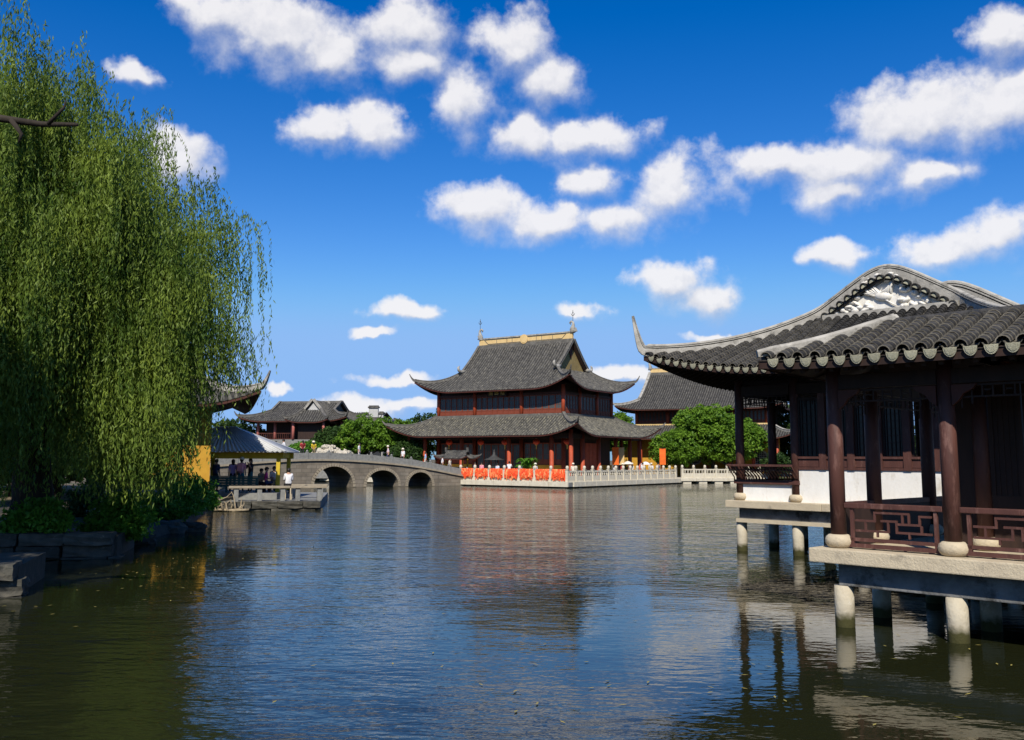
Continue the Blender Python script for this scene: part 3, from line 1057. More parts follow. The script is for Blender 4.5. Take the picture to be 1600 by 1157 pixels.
ORD = ['first', 'second', 'third', 'fourth', 'fifth', 'sixth', 'last']
for k in range(7):
    Lb = 11.8 / 7
    o = ribbon_bundle(-12.05 + Lb * k + .13, -12.05 + Lb * (k + 1) - .13, 70 + k).build('ribbon_bundle', 'ribbon')
    ribbon_bundle(-12.05 + Lb * k + .15, -12.05 + Lb * (k + 1) - .15, 170 + k, 170, False).build('pale_ribbon', 'ribbon_pale', o)
    p = TW(0, .22, .56)
    o.location, o.rotation_euler = p, (0, 0, TRZ)
    tag(o, 'orange-red prayer ribbons tied on the %s balustrade bay counted from the bridge' % ORD[k], 'ribbons', 'prayer ribbons on the terrace balustrade')

# ------------------------------------------------------------------ two-storey temple hall
tp = thing('temple_hall', 'two-storey temple hall with double upswept grey roofs and red columns on the terrace', 'temple', (TX, TY, 0), TRZ)
CX, CY = -14.0, 14.0
HX, HY = 8.0, 5.0
MB().box(CX - HX - 3.2, CX + HX + 3.2, CY - HY - 3.2, CY + HY + 3.2, .5, .80).build('plinth', 'stone_bal', tp, bevel=.02)
lo = Roof(HX + 3.65, HY + 3.65, 3.65, 4.85, 2.15, .25, 1.15, 4.6, .45, full=False, xf=lambda p: (p[0] + CX, p[1] + CY, p[2]))
far_roof(tp, lo, tile='tile_old', tip=(.55, .55), nd=8, name='lower_roof')
mb = MB()
for s_ in (-1, 1):                                   # ridge band where the lower roof meets the wall
    mb.box(CX - HX - .15, CX + HX + .15, CY + s_ * (HY + .14) - .14, CY + s_ * (HY + .14) + .14, 6.72, 7.12)
    mb.box(CX + s_ * (HX + .14) - .14, CX + s_ * (HX + .14) + .14, CY - HY, CY + HY, 6.72, 7.118)
mb.build('wall_ridge', 'ridge_dark', tp)
up = Roof(HX + 1.55, HY + 1.55, 3.35, 9.6, 5.5, .42, 1.25, 4.6, .5, xf=lambda p: (p[0] + CX, p[1] + CY, p[2]))
deck = far_roof(tp, up, tile='tile', tip=(.6, .8), nd=12, name='upper_roof')
verge_ridges(deck, up, .24, .28, 'ridge_dark')
for g_ in gable_wall(tp, up, 'ochre', inset=.45):
    pass
for sx in (-1, 1):                                   # carved pendant under the gable apex
    x = CX + sx * (up.a - up.s - .33)
    MB().prism([(CY - .7, 14.4), (CY, 15.0), (CY + .7, 14.4), (CY + .35, 14.1), (CY + .12, 13.5), (CY, 13.2), (CY - .12, 13.5), (CY - .35, 14.1)], x - .05, x + .05, 'x').build('gable_pendant', 'wood_mid', tp)
    for sy in (-1, 1):                               # scroll end of each verge ridge
        p = up.S(sx * (up.a - up.s), sy * (up.b - up.s), up.s)
        dy = -sy
        MB().tube([(p.x, p.y + dy * .5, p.z + .35), (p.x, p.y + dy * .1, p.z + .25), (p.x, p.y - dy * .3, p.z + .2), (p.x, p.y - dy * .62, p.z + .35), (p.x, p.y - dy * .72, p.z + .65), (p.x, p.y - dy * .52, p.z + .8)], [.2, .22, .2, .16, .12, .07], 8).build('verge_scroll', 'ridge', deck)
rl = up.a - up.s
zr = 15.02
MB().box(CX - rl, CX + rl, CY - .2, CY + .2, zr - .15, zr + .28).build('ridge_base', 'ridge_dark', deck)
MB().box(CX - rl + .06, CX + rl - .06, CY - .16, CY + .16, zr + .28, zr + .92).build('ridge_band', 'cream', deck)
MB().box(CX - rl - .05, CX + rl + .05, CY - .24, CY + .24, zr + .92, zr + 1.06).build('ridge_cap', 'ridge', deck)
mb = MB()
for sy in (-1, 1):                                   # dark frame lines of the ridge panels
    y = CY + sy * .175
    mb.bar((CX - rl + 1.3, y, zr + .36), (CX + rl - 1.3, y, zr + .36), .03, .06)
    mb.bar((CX - rl + .8, y, zr + .86), (CX + rl - .8, y, zr + .86), .03, .07)
    for s_ in (-1, 1):
        mb.bar((CX + s_ * (rl - 1.3), y, zr + .36), (CX + s_ * (rl - .8), y, zr + .86), .05, .05, (0, 1, 0))
    for x in (-3.7, -2.3, -1.6, 1.6, 2.3, 3.7):
        mb.box(CX + x - .025, CX + x + .025, y - .012, y + .012, zr + .39, zr + .83)
mb.build('ridge_frame', 'ridge_dark', deck)
for sy in (-1, 1):
    mb = MB()
    n = 20
    for r0, d0 in ((.52, .05), (.40, .075)):
        mb.prism([(CX + r0 * math.cos(2 * math.pi * i / n), zr + .62 + r0 * math.sin(2 * math.pi * i / n)) for i in range(n)], CY + sy * (.12), CY + sy * (.2 + d0))
    mb.build('ridge_medallion', 'cream', deck)
for sx in (-1, 1):
    x = CX + sx * (rl - .05)
    MB().tube([(x, CY, zr + .9), (x - sx * .1, CY, zr + 1.3), (x + sx * .05, CY, zr + 1.7), (x + sx * .02, CY, zr + 2.0), (x - sx * .22, CY, zr + 2.15), (x - sx * .38, CY, zr + 1.98), (x - sx * .28, CY, zr + 1.82)], [.32, .26, .17, .13, .11, .09, .05], 8).build('ridge_finial', 'ridge', deck)
    MB().prism([(x - .22, zr + 1.0), (x + .3 * sx + .22, zr + 1.0), (x + .34 * sx, zr + 1.45), (x, zr + 1.35)], CY - .12, CY + .12).build('finial_base', 'ridge', deck)
    mb = MB().tube([(x, CY, zr + 2.0), (x, CY, zr + 3.35)], .025, 5)
    mb.tube([(x - .22, CY, zr + 3.0), (x - .15, CY, zr + 2.82), (x, CY, zr + 2.75), (x + .15, CY, zr + 2.82), (x + .22, CY, zr + 3.0)], [.015, .035, .04, .035, .015], 5)
    mb.lathe(x, CY, [(.03, zr + 2.95), (.07, zr + 3.05), (.03, zr + 3.2)], 6)
    mb.build('lightning_rod', 'iron', deck)
# upper storey
zu0, zu1 = 6.9, 10.0
MB().box(CX - HX + .12, CX + HX - .12, CY - HY + .14, CY + HY - .14, zu0, zu1 + .25).build('upper_wall', 'wood_dark', tp)
UX = [-22.0, -17.05, -11.05, -6.0]
UY = [9.0, 12.2, 15.8, 19.0]
COL_U = MB().lathe(0, 0, [(.19, 0), (.19, 3.1)], 12).mesh('upper_column')
COL_U.materials.append(M['wood_red'])
for x in UX:
    for y in (9.0, 19.0):
        put('upper_column', COL_U, tp, loc=(x, y, zu0))
for y in UY[1:3]:
    for x in (-22.0, -6.0):
        put('upper_column', COL_U, tp, loc=(x, y, zu0))


def temple_window(w, h):
    fr = MB()
    fr.box(-w / 2, w / 2, -.03, .03, 0, .5)                      # timber apron
    fr.box(-w / 2, -w / 2 + .07, -.04, .04, .5, h)
    fr.box(w / 2 - .07, w / 2, -.04, .04, .5, h)
    fr.box(-w / 2 + .07, w / 2 - .07, -.04, .04, h - .12, h)
    fr.box(-w / 2 + .07, w / 2 - .07, -.05, .05, .44, .53)
    fr.box(-w / 2 + .1, w / 2 - .1, -.045, -.02, .1, .36)
    f = fr.mesh('window')
    f.materials.append(M['wood_win'])
    g = MB().box(-w / 2 + .07, w / 2 - .07, -.012, .012, .53, h - .12).mesh('pane')
    g.materials.append(M['glass'])
    b = MB()
    for t in (-.17, .17):
        b.box(t * w - .012, t * w + .012, -.028, -.014, .53, h - .12)
    for t in (.3, .72):
        z = .53 + (h - .65) * t
        b.box(-w / 2 + .07, w / 2 - .07, -.03, -.013, z - .012, z + .012)
    l = b.mesh('lattice')
    l.materials.append(M['wood_win'])
    return f, g, l


M['wood_win'] = mat('window_timber', (0.22, 0.052, 0.025), (0.15, 0.036, 0.018), scale=3, rough=0.6)


def window_run(parent, p0, p1, n, z, h, out):
    """n casements between two points on a wall; 'out' is the outward direction angle"""
    p0, p1 = Vector(p0), Vector(p1)
    L_ = (p1 - p0).length / n
    f, g, l = temple_window(L_ - .03, h)
    rz = math.atan2(p1.y - p0.y, p1.x - p0.x)
    for i in range(n):
        p = p0.lerp(p1, (i + .5) / n)
        o = put('window', f, parent, mtx=Matrix.Translation((p.x, p.y, z)) @ Matrix.Rotation(rz, 4, 'Z'))
        put('pane', g, o)
        put('lattice', l, o)


for i in range(3):
    window_run(tp, (UX[i] + .19, 9.06), (UX[i + 1] - .19, 9.06), (6, 8, 6)[i], 7.1, 1.95, 0)
    window_run(tp, (-5.94 - .12, UY[i] + .19), (-5.94 - .12, UY[i + 1] - .19), 5, 7.1, 1.95, 0)
mb = MB()
mb.box(CX - HX, CX + HX, 8.95, 9.12, 9.06, 9.30)
mb.box(-6.12, -5.95, 9.12, 19, 9.06, 9.30)
mb.build('lintel', 'wood_mid', tp)
# gilt name board under the upper eave
nb = MB().box(CX - 1.25, CX + 1.25, 8.72, 8.84, 9.02, 9.68).build('name_board', 'wood_dark', tp)
mb = MB()
for z in (9.02, 9.66):
    mb.box(CX - 1.28, CX + 1.28, 8.69, 8.87, z - .03, z + .05)
mb.build('board_frame', 'wood_mid', nb)
for i, ch in enumerate('閣歸指'):
    cu = bpy.data.curves.new('glyph', 'FONT')
    cu.body = ch
    cu.size = .58
    cu.extrude = .015
    cu.align_x = 'CENTER'
    cu.align_y = 'CENTER'
    ob = bpy.data.objects.new('glyph_curve', cu)
    col.objects.link(ob)
    dg = bpy.context.evaluated_depsgraph_get()
    me = bpy.data.meshes.new_from_object(ob.evaluated_get(dg))
    bpy.data.objects.remove(ob)
    me.materials.clear()
    me.materials.append(M['gold'])
    put('glyph', me, nb, mtx=Matrix.Translation((CX + (i - 1) * .74, 8.70, 9.36)) @ Matrix.Rotation(math.pi / 2, 4, 'X'))
# ground storey: verandah columns, recessed hall walls, doors, beams
LX = [-24.2, -22.0, -17.05, -11.05, -6.0, -3.8]
LY = [6.8, 9.0, 12.2, 15.8, 19.0, 21.2]
COL_L = MB().lathe(0, 0, [(.27, 0), (.27, .12), (.21, .16), (.21, 4.6)], 12).mesh('lower_column')
COL_L.materials.append(M['wood_red'])
for x in LX:
    for y in (6.8, 21.2):
        put('lower_column', COL_L, tp, loc=(x, y, .8))
for y in LY[1:5]:
    for x in (-24.2, -3.8):
        put('lower_column', COL_L, tp, loc=(x, y, .8))
for x in LX[1:5]:
    put('lower_column', COL_L, tp, loc=(x, 9.0, .8))
mb = MB()
for y in (6.8, 21.2):
    mb.box(-24.4, -3.6, y - .1, y + .1, 4.55, 5.0)
for x in (-24.2, -3.8):
    mb.box(x - .1, x + .1, 6.9, 21.1, 4.55, 5.0)
mb.build('tie_beam', 'wood_dark', tp)
MB().box(CX - HX + .1, CX + HX - .1, CY - HY + .35, CY + HY - .2, .8, 7.0).build('lower_wall', 'wood_dark', tp)
MB().box(-24.0, -4.0, 7.0, 21.0, 5.02, 5.2).build('ceiling', 'wood_dark', tp)
for i, (xa, xb) in enumerate(((-22, -17.05), (-17.05, -11.05), (-11.05, -6))):
    if i != 1:
        MB().box(xa + .25, xb - .25, 9.06, 9.32, .8, 1.95).build('dado_wall', 'yellow', tp)
    window_run(tp, (xa + .25, 9.2), (xb - .25, 9.2), 6, 1.98 if i != 1 else .82, 2.2 if i != 1 else 3.3, 0)
mb = MB()
for ya, yb in ((9.2, 12.0), (16, 18.8)):
    mb.box(-6.16, -5.9, ya, yb, .8, 1.95)
mb.build('dado_wall', 'yellow', tp)
for k in range(4):
    MB().box(-6.06, -5.96, 12.45 + k * .8, 13.2 + k * .8, .82, 4.2).box(-5.97, -5.93, 12.55 + k * .8, 13.1 + k * .8, 1.0, 2.0).build('door', 'wood_red', tp)

# rear hall behind the temple
RHX, RHY, RHZ = 15.0, 118.0, R(-25)
rh = thing('rear_hall', 'wide grey-roofed rear hall standing behind the round green tree', 'hall', (RHX, RHY, 0), RHZ)
W2, D2 = 10.3, 7.3
cxr, cyr = 8.5, 7.3
ru = Roof(W2, D2, 2.4, 8.85, 5.1, .30, .55, 3.5, .2, xf=lambda p: (p[0] + cxr, p[1] + cyr, p[2]))
dk = far_roof(rh, ru, pitch=.30, r=.075, tile='tile', ridge='ridge', tip=(.35, .45), nd=10, name='upper_roof')
verge_ridges(dk, ru, .3, .36, 'ridge')
gable_wall(rh, ru, 'yellow', inset=.4)
rl2 = ru.a - ru.s
z2 = 13.9
MB().box(cxr - rl2, cxr + rl2, cyr - .2, cyr + .2, z2 - .15, z2 + .25).build('ridge_base', 'ridge_dark', dk)
MB().box(cxr - rl2 + .05, cxr + rl2 - .05, cyr - .16, cyr + .16, z2 + .25, z2 + .75).build('ridge_band', 'cream', dk)
MB().box(cxr - rl2 - .05, cxr + rl2 + .05, cyr - .22, cyr + .22, z2 + .75, z2 + .88).build('ridge_cap', 'ridge', dk)
for sx in (-1, 1):
    x = cxr + sx * rl2
    MB().tube([(x, cyr, z2 + .6), (x, cyr, z2 + 1.1), (x + sx * .12, cyr, z2 + 1.5), (x - sx * .05, cyr, z2 + 1.9), (x - sx * .3, cyr, z2 + 1.85)], [.3, .22, .15, .1, .05], 7).build('ridge_finial', 'ridge', dk)
MB().box(cxr - W2 + 2.0, cxr + W2 - 2.0, 2.0, 12.6, .6, 9.6).build('wall', 'wood_dark', rh)
rlo = Roof(W2 + 1.9, D2 + 1.9, 3.6, 5.15, 1.75, .2, .9, 3.5, .3, full=False, xf=lambda p: (p[0] + cxr, p[1] + cyr, p[2]))
far_roof(rh, rlo, pitch=.30, r=.075, tile='tile', ridge='ridge', tip=(.5, .5), nd=6, name='lower_roof')
MB().box(cxr - W2 + 1.7, cxr + W2 - 1.7, 1.65, 1.97, 6.75, 7.05).build('wall_ridge', 'cream', rh)
COL_R = MB().lathe(0, 0, [(.2, 0), (.2, 1.9)], 10).mesh('upper_column')
COL_R.materials.append(M['wood_red'])
for k in range(5):
    x = cxr - W2 + 2.1 + k * (2 * W2 - 4.2) / 4
    put('upper_column', COL_R, rh, loc=(x, 1.9, 7.0))
    if k < 4:
        window_run(rh, (x + .22, 1.93), (x + (2 * W2 - 4.2) / 4 - .22, 1.93), 8, 6.95, 1.75, 0)
MB().box(cxr - W2 + .7, cxr + W2 - .7, .3, 1.98, .6, 5.4).build('front_wall', 'yellow', rh)
COL_R2 = MB().lathe(0, 0, [(.2, 0), (.2, 4.7)], 10).mesh('lower_column')
COL_R2.materials.append(M['wood_red'])
for k in range(8):
    put('lower_column', COL_R2, rh, loc=(cxr - W2 + .6 + k * (2 * W2 - 1.2) / 7, -.6, .6))
for k in range(3):                                     # round lattice windows
    x = 16.0 - k * 3.9
    n = 24
    rw_ = MB()
    for i in range(n):
        a0, a1 = 2 * math.pi * i / n, 2 * math.pi * (i + 1) / n
        rw_.prism([(x + r0 * math.cos(a_), 2.9 + r0 * math.sin(a_)) for r0, a_ in ((.78, a0), (.78, a1), (.95, a1), (.95, a0))], .2, .36)
    fo = rw_.build('round_window', 'ridge', rh)
    MB().prism([(x + .8 * math.cos(2 * math.pi * i / n), 2.9 + .8 * math.sin(2 * math.pi * i / n)) for i in range(n)], .27, .34).build('pane', 'glass_dark', fo)
    gl = MB()
    for t in (-.5, -.25, 0, .25, .5):
        w_ = math.sqrt(.64 - t * t)
        gl.box(x + t - .02, x + t + .02, .22, .26, 2.9 - w_, 2.9 + w_)
        gl.box(x - w_, x + w_, .23, .255, 2.9 + t - .02, 2.9 + t + .02)
    gl.build('lattice', 'ridge', fo)


# ------------------------------------------------------------------ waterside buildings on the right
PRZ = R(-46)


def tile_matrix(rf, face, t, d, jit=0.0, tilt=-0.09, lift=0.0):
    p, sd, tg, up_ = rf.frames(face, t, d)
    sd = (sd - tg * sd.dot(tg)).normalized()
    up_ = sd.cross(tg).normalized()
    if up_.z < 0:
        up_, sd = -up_, -sd
    m = Matrix((sd, tg, up_)).transposed().to_4x4()
    m.translation = p + up_ * lift
    return m @ Matrix.Rotation(tilt + rnd.uniform(-jit, jit), 4, 'X') @ Matrix.Rotation(rnd.uniform(-jit, jit), 4, 'Y') @ Matrix.Rotation(rnd.uniform(-jit, jit), 4, 'Z')


COVER = half_tile(.103, .088, .175, .016, 6)
PAN = half_tile(.125, .118, .17, .014, 5, up=-1)
COVER_ME = [None, None]
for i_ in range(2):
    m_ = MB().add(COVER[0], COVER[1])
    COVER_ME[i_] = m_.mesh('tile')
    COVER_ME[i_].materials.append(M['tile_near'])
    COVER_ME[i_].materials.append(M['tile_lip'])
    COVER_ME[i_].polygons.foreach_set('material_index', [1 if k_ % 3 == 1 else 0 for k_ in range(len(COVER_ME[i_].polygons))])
nd_ = 14
DRIP = MB()
poly = [(-.088, .012)] + [(.088 * math.cos(math.pi + math.pi * i / nd_), .118 * math.sin(math.pi + math.pi * i / nd_)) for i in range(nd_ + 1)] + [(.088, .012)]
DRIP.prism(poly, -.011, .011)
DRIP.prism([(x * .72, z * .72 - .008) for x, z in poly], -.017, -.009)
DRIP_ME = DRIP.mesh('drip_tile')
DRIP_ME.materials.append(M['drip'])
PITCH, EXPO = .265, .128


def detailed_face(deck, rf, face, t_lo, t_hi, limit=300, key=None):
    """lay cover tiles, pan tiles and drip tiles on one roof face; the rows nearest the viewer tile by tile"""
    rest, pans = MB(), MB()
    used = 0
    rows = rf.rows(face, PITCH)
    if key:
        rows.sort(key=key)
    for t in rows:
        dm = rf.dmax(face, t)
        n = max(1, int((dm + .04) / (EXPO * .88)))
        single = t_lo <= t <= t_hi and used + n <= limit
        jt = rnd.uniform(-.012, .012)
        for j in range(n):
            d = j * EXPO * .88 + rnd.uniform(-.008, .008)
            if d > dm - .02:
                continue
            m = tile_matrix(rf, face, t + jt, d, .055, lift=.035)
            if single:
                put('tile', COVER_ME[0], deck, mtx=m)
                used += 1
            else:
                rest.addm(COVER, m)
        t2 = t + PITCH / 2
        dm2 = rf.dmax(face, t2) if abs(t2) < rf.half(face) else 0
        if dm2 > .1:
            for j in range(int(dm2 / (EXPO * .88))):
                pans.addm(PAN, tile_matrix(rf, face, t2, j * EXPO * .88, .02, lift=.055))
            p, sd, tg, up_ = rf.frames(face, t2, 0.0)
            o_ = (rf.fn(face)(t2, 0) - rf.fn(face)(t2, .3))
            o_.z = 0
            o_.normalize()
            s_ = Vector((-o_.y, o_.x, 0))
            m = Matrix((s_, -o_, Vector((0, 0, 1)))).transposed().to_4x4()
            m.translation = p + o_ * .035 + Vector((0, 0, .005))
            m = m @ Matrix.Rotation(.22 + rnd.uniform(-.04, .04), 4, 'X') @ Matrix.Rotation(rnd.uniform(-.05, .05), 4, 'Y')
            put('drip_tile', DRIP_ME, deck, mtx=m)
    if rest.v:
        rest.build('tile_rest', 'tile_near', deck, kind='stuff')
    pans.build('pan_tile', 'pan', deck, kind='stuff')


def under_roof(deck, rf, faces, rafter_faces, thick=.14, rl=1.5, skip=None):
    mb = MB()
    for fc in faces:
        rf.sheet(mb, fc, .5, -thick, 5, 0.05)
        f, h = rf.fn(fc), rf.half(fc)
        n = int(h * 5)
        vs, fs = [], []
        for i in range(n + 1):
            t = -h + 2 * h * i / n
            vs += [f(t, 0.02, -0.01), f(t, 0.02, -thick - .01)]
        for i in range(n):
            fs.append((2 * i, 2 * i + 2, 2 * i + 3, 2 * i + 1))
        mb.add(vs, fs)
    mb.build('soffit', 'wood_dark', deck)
    for fc, lo_, hi_ in rafter_faces:
        f = rf.fn(fc)
        t = lo_
        while t < hi_:
            dm = min(rl, rf.dmax(fc, t))
            if dm > .3:
                MB().bar(f(t, .12, -thick - .055), f(t, dm, -thick - .05), .07, .09).build('rafter', 'wood_dark', deck)
            t += .23


def plain_faces(rf, faces, deck, tile='tile_near', pitch=.265, r=.1):
    mb = MB()
    for fc in faces:
        rf.rowmesh(mb, fc, pitch, r, 8)
    mb.build('tile_row', tile, deck, kind='stuff')


def plaster_ridge(deck, pts, sc, h=.34, w=.2, name='plaster_ridge', side=None):
    """whitewashed ridge with a dark groove and a rounded cap"""
    MBx = MB().sweep(pts, [(-w / 2, -.10), (w / 2, -.10), (w / 2, h * .50), (-w / 2, h * .50)], sc, side)
    o = MBx.build(name, 'ridge', deck)
    MB().sweep(pts, [(-w * .38, h * .49), (w * .38, h * .49), (w * .38, h * .60), (-w * .38, h * .60)], sc, side).build('ridge_groove', 'tile_near', o)
    MB().sweep(pts, [(-w * .60, h * .60), (w * .60, h * .60), (w * .60, h * .70), (-w * .60, h * .70)], sc, side).build('ridge_lip', 'ridge', o)
    MB().sweep(pts, [(-w * .40, h * .70), (w * .40, h * .70), (w * .40, h * .77), (-w * .40, h * .77)], sc, side).build('ridge_groove', 'tile_near', o)
    MB().sweep(pts, [(-w * .55, h * .77), (w * .55, h * .77), (w * .52, h * .90), (w * .25, h), (-w * .25, h), (-w * .52, h * .90)], sc, side).build('ridge_cap', 'ridge', o)
    return o


BASE_ME = MB().lathe(0, 0, [(.125, 0), (.17, .015), (.205, .07), (.212, .11), (.195, .165), (.15, .20), (.12, .205)], 20).mesh('column_base')
BASE_ME.materials.append(M['stone'])


def column(parent, x, y, z0, z1, r=.118, base=True):
    me = MB().lathe(x, y, [(r, z0 + (.2 if base else 0)), (r * 1.0, (z0 + z1) / 2), (r * .94, z1)], 18)
    c = me.build('column', 'wood_brown', parent)
    if base:
        put('column_base', BASE_ME, c, loc=(x, y, z0))
    return c


SEGS = [(.03, .62, .27, .62), (.27, .62, .27, .92), (.27, .92, .70, .92), (.70, .92, .70, .55), (.56, .55, .83, .55), (.83, .55, .83, .85), (.83, .85, .965, .85), (.15, .60, .15, .26), (.15, .26, .44, .26), (.44, .26, .44, .64), (.36, .64, .545, .64), (.545, .62, .545, .26), (.545, .26, .965, .26), (.85, .26, .85, .53), (.70, .24, .70, .06), (.30, .24, .30, .06), (.40, .94, .40, 1.0), (.56, .94, .56, 1.0), (.03, .26, .13, .26), (.62, .90, .62, .57)]


def fret_railing(parent, x0, x1, y, z0, z1, axis='x'):
    """balustrade with a stepped fretwork of square bars between two columns"""
    P = (lambda u, v: (x0 + (x1 - x0) * u, y, v)) if axis == 'x' else (lambda u, v: (y, x0 + (x1 - x0) * u, v))
    upv = (0, 1, 0) if axis == 'x' else (1, 0, 0)
    root = MB().bar(P(0, z1 - .04), P(1, z1 - .04), .10, .08).build('railing', 'wood_brown', parent, bevel=.012)
    MB().bar(P(0, z0 + .14), P(1, z0 + .14), .05, .05).bar(P(0, z0 + .05), P(1, z0 + .05), .055, .06).build('bottom_rail', 'wood_brown', root)
    for u in (.075, .925):
        MB().bar(P(u, z0 + .02), P(u, z1 - .08), .05, .05).build('upright', 'wood_brown', root)
    za, zb = z0 + .165, z1 - .10
    for a0, b0, a1, b1 in SEGS:
        u0, u1 = .095 + .81 * a0, .095 + .81 * a1
        d = .014 / abs(x1 - x0) if b0 == b1 else 0
        MB().bar(P(u0 - d, za + (zb - za) * b0), P(u1 + d, za + (zb - za) * b1), .032 if b0 == b1 else .030, .032 if b0 == b1 else .030).build('bar', 'wood_brown', root)
    return root


def hanging_fret(parent, x0, x1, y, z1, axis='x', hgt=.34):
    """openwork frieze under the tie beam"""
    P = (lambda u, v: (x0 + (x1 - x0) * u, y, v)) if axis == 'x' else (lambda u, v: (y, x0 + (x1 - x0) * u, v))
    mb = MB()
    mb.bar(P(.07, z1 - .02), P(.93, z1 - .02), .03, .03)
    mb.bar(P(.07, z1 - hgt * .55), P(.93, z1 - hgt * .55), .025, .025)
    n = 9
    for i in range(n + 1):
        u = .08 + .84 * i / n
        low = hgt if i in (0, n) else hgt * (.85 if i in (1, n - 1) else .56)
        mb.bar(P(u, z1 - .035), P(u, z1 - low), .024, .024)
    for i in range(0, n, 2):
        u = .08 + .84 * (i + .5) / n
        mb.bar(P(u - .03, z1 - hgt * .28), P(u + .03, z1 - hgt * .28), .022, .022)
    return mb.build('frieze_lattice', 'wood_dark', parent)


# --- near covered walkway
NX, NY = 5.09, 14.66
YB = 1.28
nw = thing('waterside_walkway', 'covered timber walkway on stone piles with fretwork railing, nearest on the right', 'walkway', (NX, NY, 0), PRZ)
for k in range(3):
    MB().box(-.33 + 4.1 * k + .004, -.33 + 4.1 * (k + 1) - .004, -.36, 1.85 if k else 6.2, .962 + .003 * k, 1.175).build('floor_slab', 'stone', nw, bevel=.018)
MB().box(0.02, 12, -.10, .14, .615, .960).build('edge_beam', 'concrete', nw, bevel=.015)
MB().box(0.02, 12, YB - .12, YB + .12, .615, .960).build('edge_beam', 'concrete', nw, bevel=.015)
mb = MB()
for k in range(7):
    mb.box(1.72 * k - .1 + (.14 if k == 0 else 0), 1.72 * k + .1, .145, YB - .125, .63, .958)
mb.build('cross_beam', 'concrete', nw)
for k in range(7):
    for y in (0, YB):
        MB().lathe(1.72 * k + (.05 if k == 0 else 0), y, [(.148, -1.1), (.146, .3), (.143, .613)], 20).build('pile', 'pile', nw)
        column(nw, 1.72 * k, y if y == 0 else YB, 1.176, 3.98)
    if k < 6:
        fret_railing(nw, 1.72 * k + .118, 1.72 * (k + 1) - .118, 0, 1.178, 1.865)
        MB().box(1.72 * k + .11, 1.72 * (k + 1) - .11, -.05, .05, 3.62, 3.84).build('tie_beam', 'wood_dark', nw)
        hanging_fret(nw, 1.72 * k + .1, 1.72 * (k + 1) - .1, 0, 3.61)
        for s_ in (-1, 1):                         # carved brackets beside each column top
            xa = 1.72 * (k + (s_ < 0)) + s_ * .11
            MB().prism([(xa, 3.60), (xa, 3.30), (xa + s_ * .1, 3.38), (xa + s_ * .16, 3.47), (xa + s_ * .3, 3.54), (xa + s_ * .34, 3.60)], -.078, -.022).build('bracket', 'wood_mid', nw)
    # timber partition closing the back of the walkway further along
    if k >= 1 and k < 6:
        for j in range(3):
            x0 = 1.72 * k + .12 + j * .493 - (0 if k > 1 else 0)
            fr = MB()
            fr.box(x0 + .01, x0 + .48, YB - .03, YB + .02, 1.2, 2.0)
            fr.box(x0 + .01, x0 + .07, YB - .04, YB + .03, 2.0, 3.7)
            fr.box(x0 + .42, x0 + .48, YB - .04, YB + .03, 2.0, 3.7)
            fr.box(x0 + .07, x0 + .42, YB - .04, YB + .03, 3.62, 3.7)
            fr.box(x0 + .07, x0 + .42, YB - .015, YB + .005, 2.0, 3.62)
            d_ = fr.build('door_panel', 'wood_dark', nw)
            lt = MB()
            for q_ in range(4):
                lt.box(x0 + .12 + q_ * .08, x0 + .135 + q_ * .08, YB - .032, YB - .016, 2.0, 3.62)
            for q_ in range(8):
                lt.box(x0 + .07, x0 + .42, YB - .03, YB - .018, 2.15 + q_ * .19, 2.165 + q_ * .19)
            lt.build('lattice', 'wood_dark', d_)
MB().box(1.3, 1.62, YB - .03, YB + .03, 1.2, 3.7).build('side_panel', 'wood_dark', nw)
MB().box(-.1, 12, YB - .05, YB + .05, 3.7, 3.95).build('back_beam', 'wood_dark', nw)
wr = Roof(6.5, 1.525, 1.525, 4.03, .64, .12, .06, 1.5, .05, xf=lambda p: (p[0] + 5.7, p[1] + .725, p[2]))
mb = MB()
for fc in 'FBLR':
    wr.sheet(mb, fc, .4, -.02, 6)
dk = mb.build('roof', 'tile_near', nw)
detailed_face(dk, wr, 'F', -6.6, 3, 300, key=lambda t: t)
plain_faces(wr, 'BLR', dk)
under_roof(dk, wr, 'FBLR', [('F', -6.3, -1.0)], rl=1.3)
for sx, sy in ((-1, -1), (-1, 1)):
    pts = wr.hip_pts(sx, sy, 10, .06)
    MB().sweep(pts, [(-.065, -.03), (.065, -.03), (.07, .08), (.04, .12), (-.04, .12), (-.07, .08)], [.8] + [1] * 10).build('hip_ridge', 'ridge', dk, bevel=.01)
MB().sweep([wr.S(x, 0, wr.b, .04) for x in (-4.98, -3, 0, 3, 5, 6.5)], [(-.10, -.05), (.10, -.05), (.09, .02), (.05, .06), (-.05, .06), (-.09, .02)]).build('main_ridge', 'tile_near', dk)

# the walkway's return, running back towards the far hall
for y in (3.5, 5.6):
    for x in (0, 1.72):
        column(nw, x, y, 1.176, 3.98)
        MB().lathe(x, y, [(.148, -1.1), (.146, .3), (.143, .613)], 16).build('pile', 'pile', nw)
for ya, yb in ((.12, YB - .12), (YB + .12, 3.38), (3.62, 5.48)):
    sw = MB().box(-.05, .05, ya, yb, 1.18, 1.78).build('side_parapet', 'wood_dark', nw)
    MB().bar((0, ya, 1.825), (0, yb, 1.825), .11, .08).build('top_rail', 'wood_brown', sw)
    MB().box(-.05, .05, ya, yb, 3.62, 3.86).build('tie_beam', 'wood_dark', nw)
    hanging_fret(nw, ya, yb, 0, 3.61, axis='y')
MB().box(0, 1.72, 1.6, 6.1, .64, .958).build('edge_beam', 'concrete', nw)
rr_ = Roof(2.9, 1.525, .02, 4.03, .60, .12, 0, 1, 0, xf=lambda p: (.725 + p[1], 3.7 - p[0], p[2]))
far_roof(nw, rr_, pitch=.265, r=.1, tile='tile_near', faces='FB', nd=6, name='return_roof')

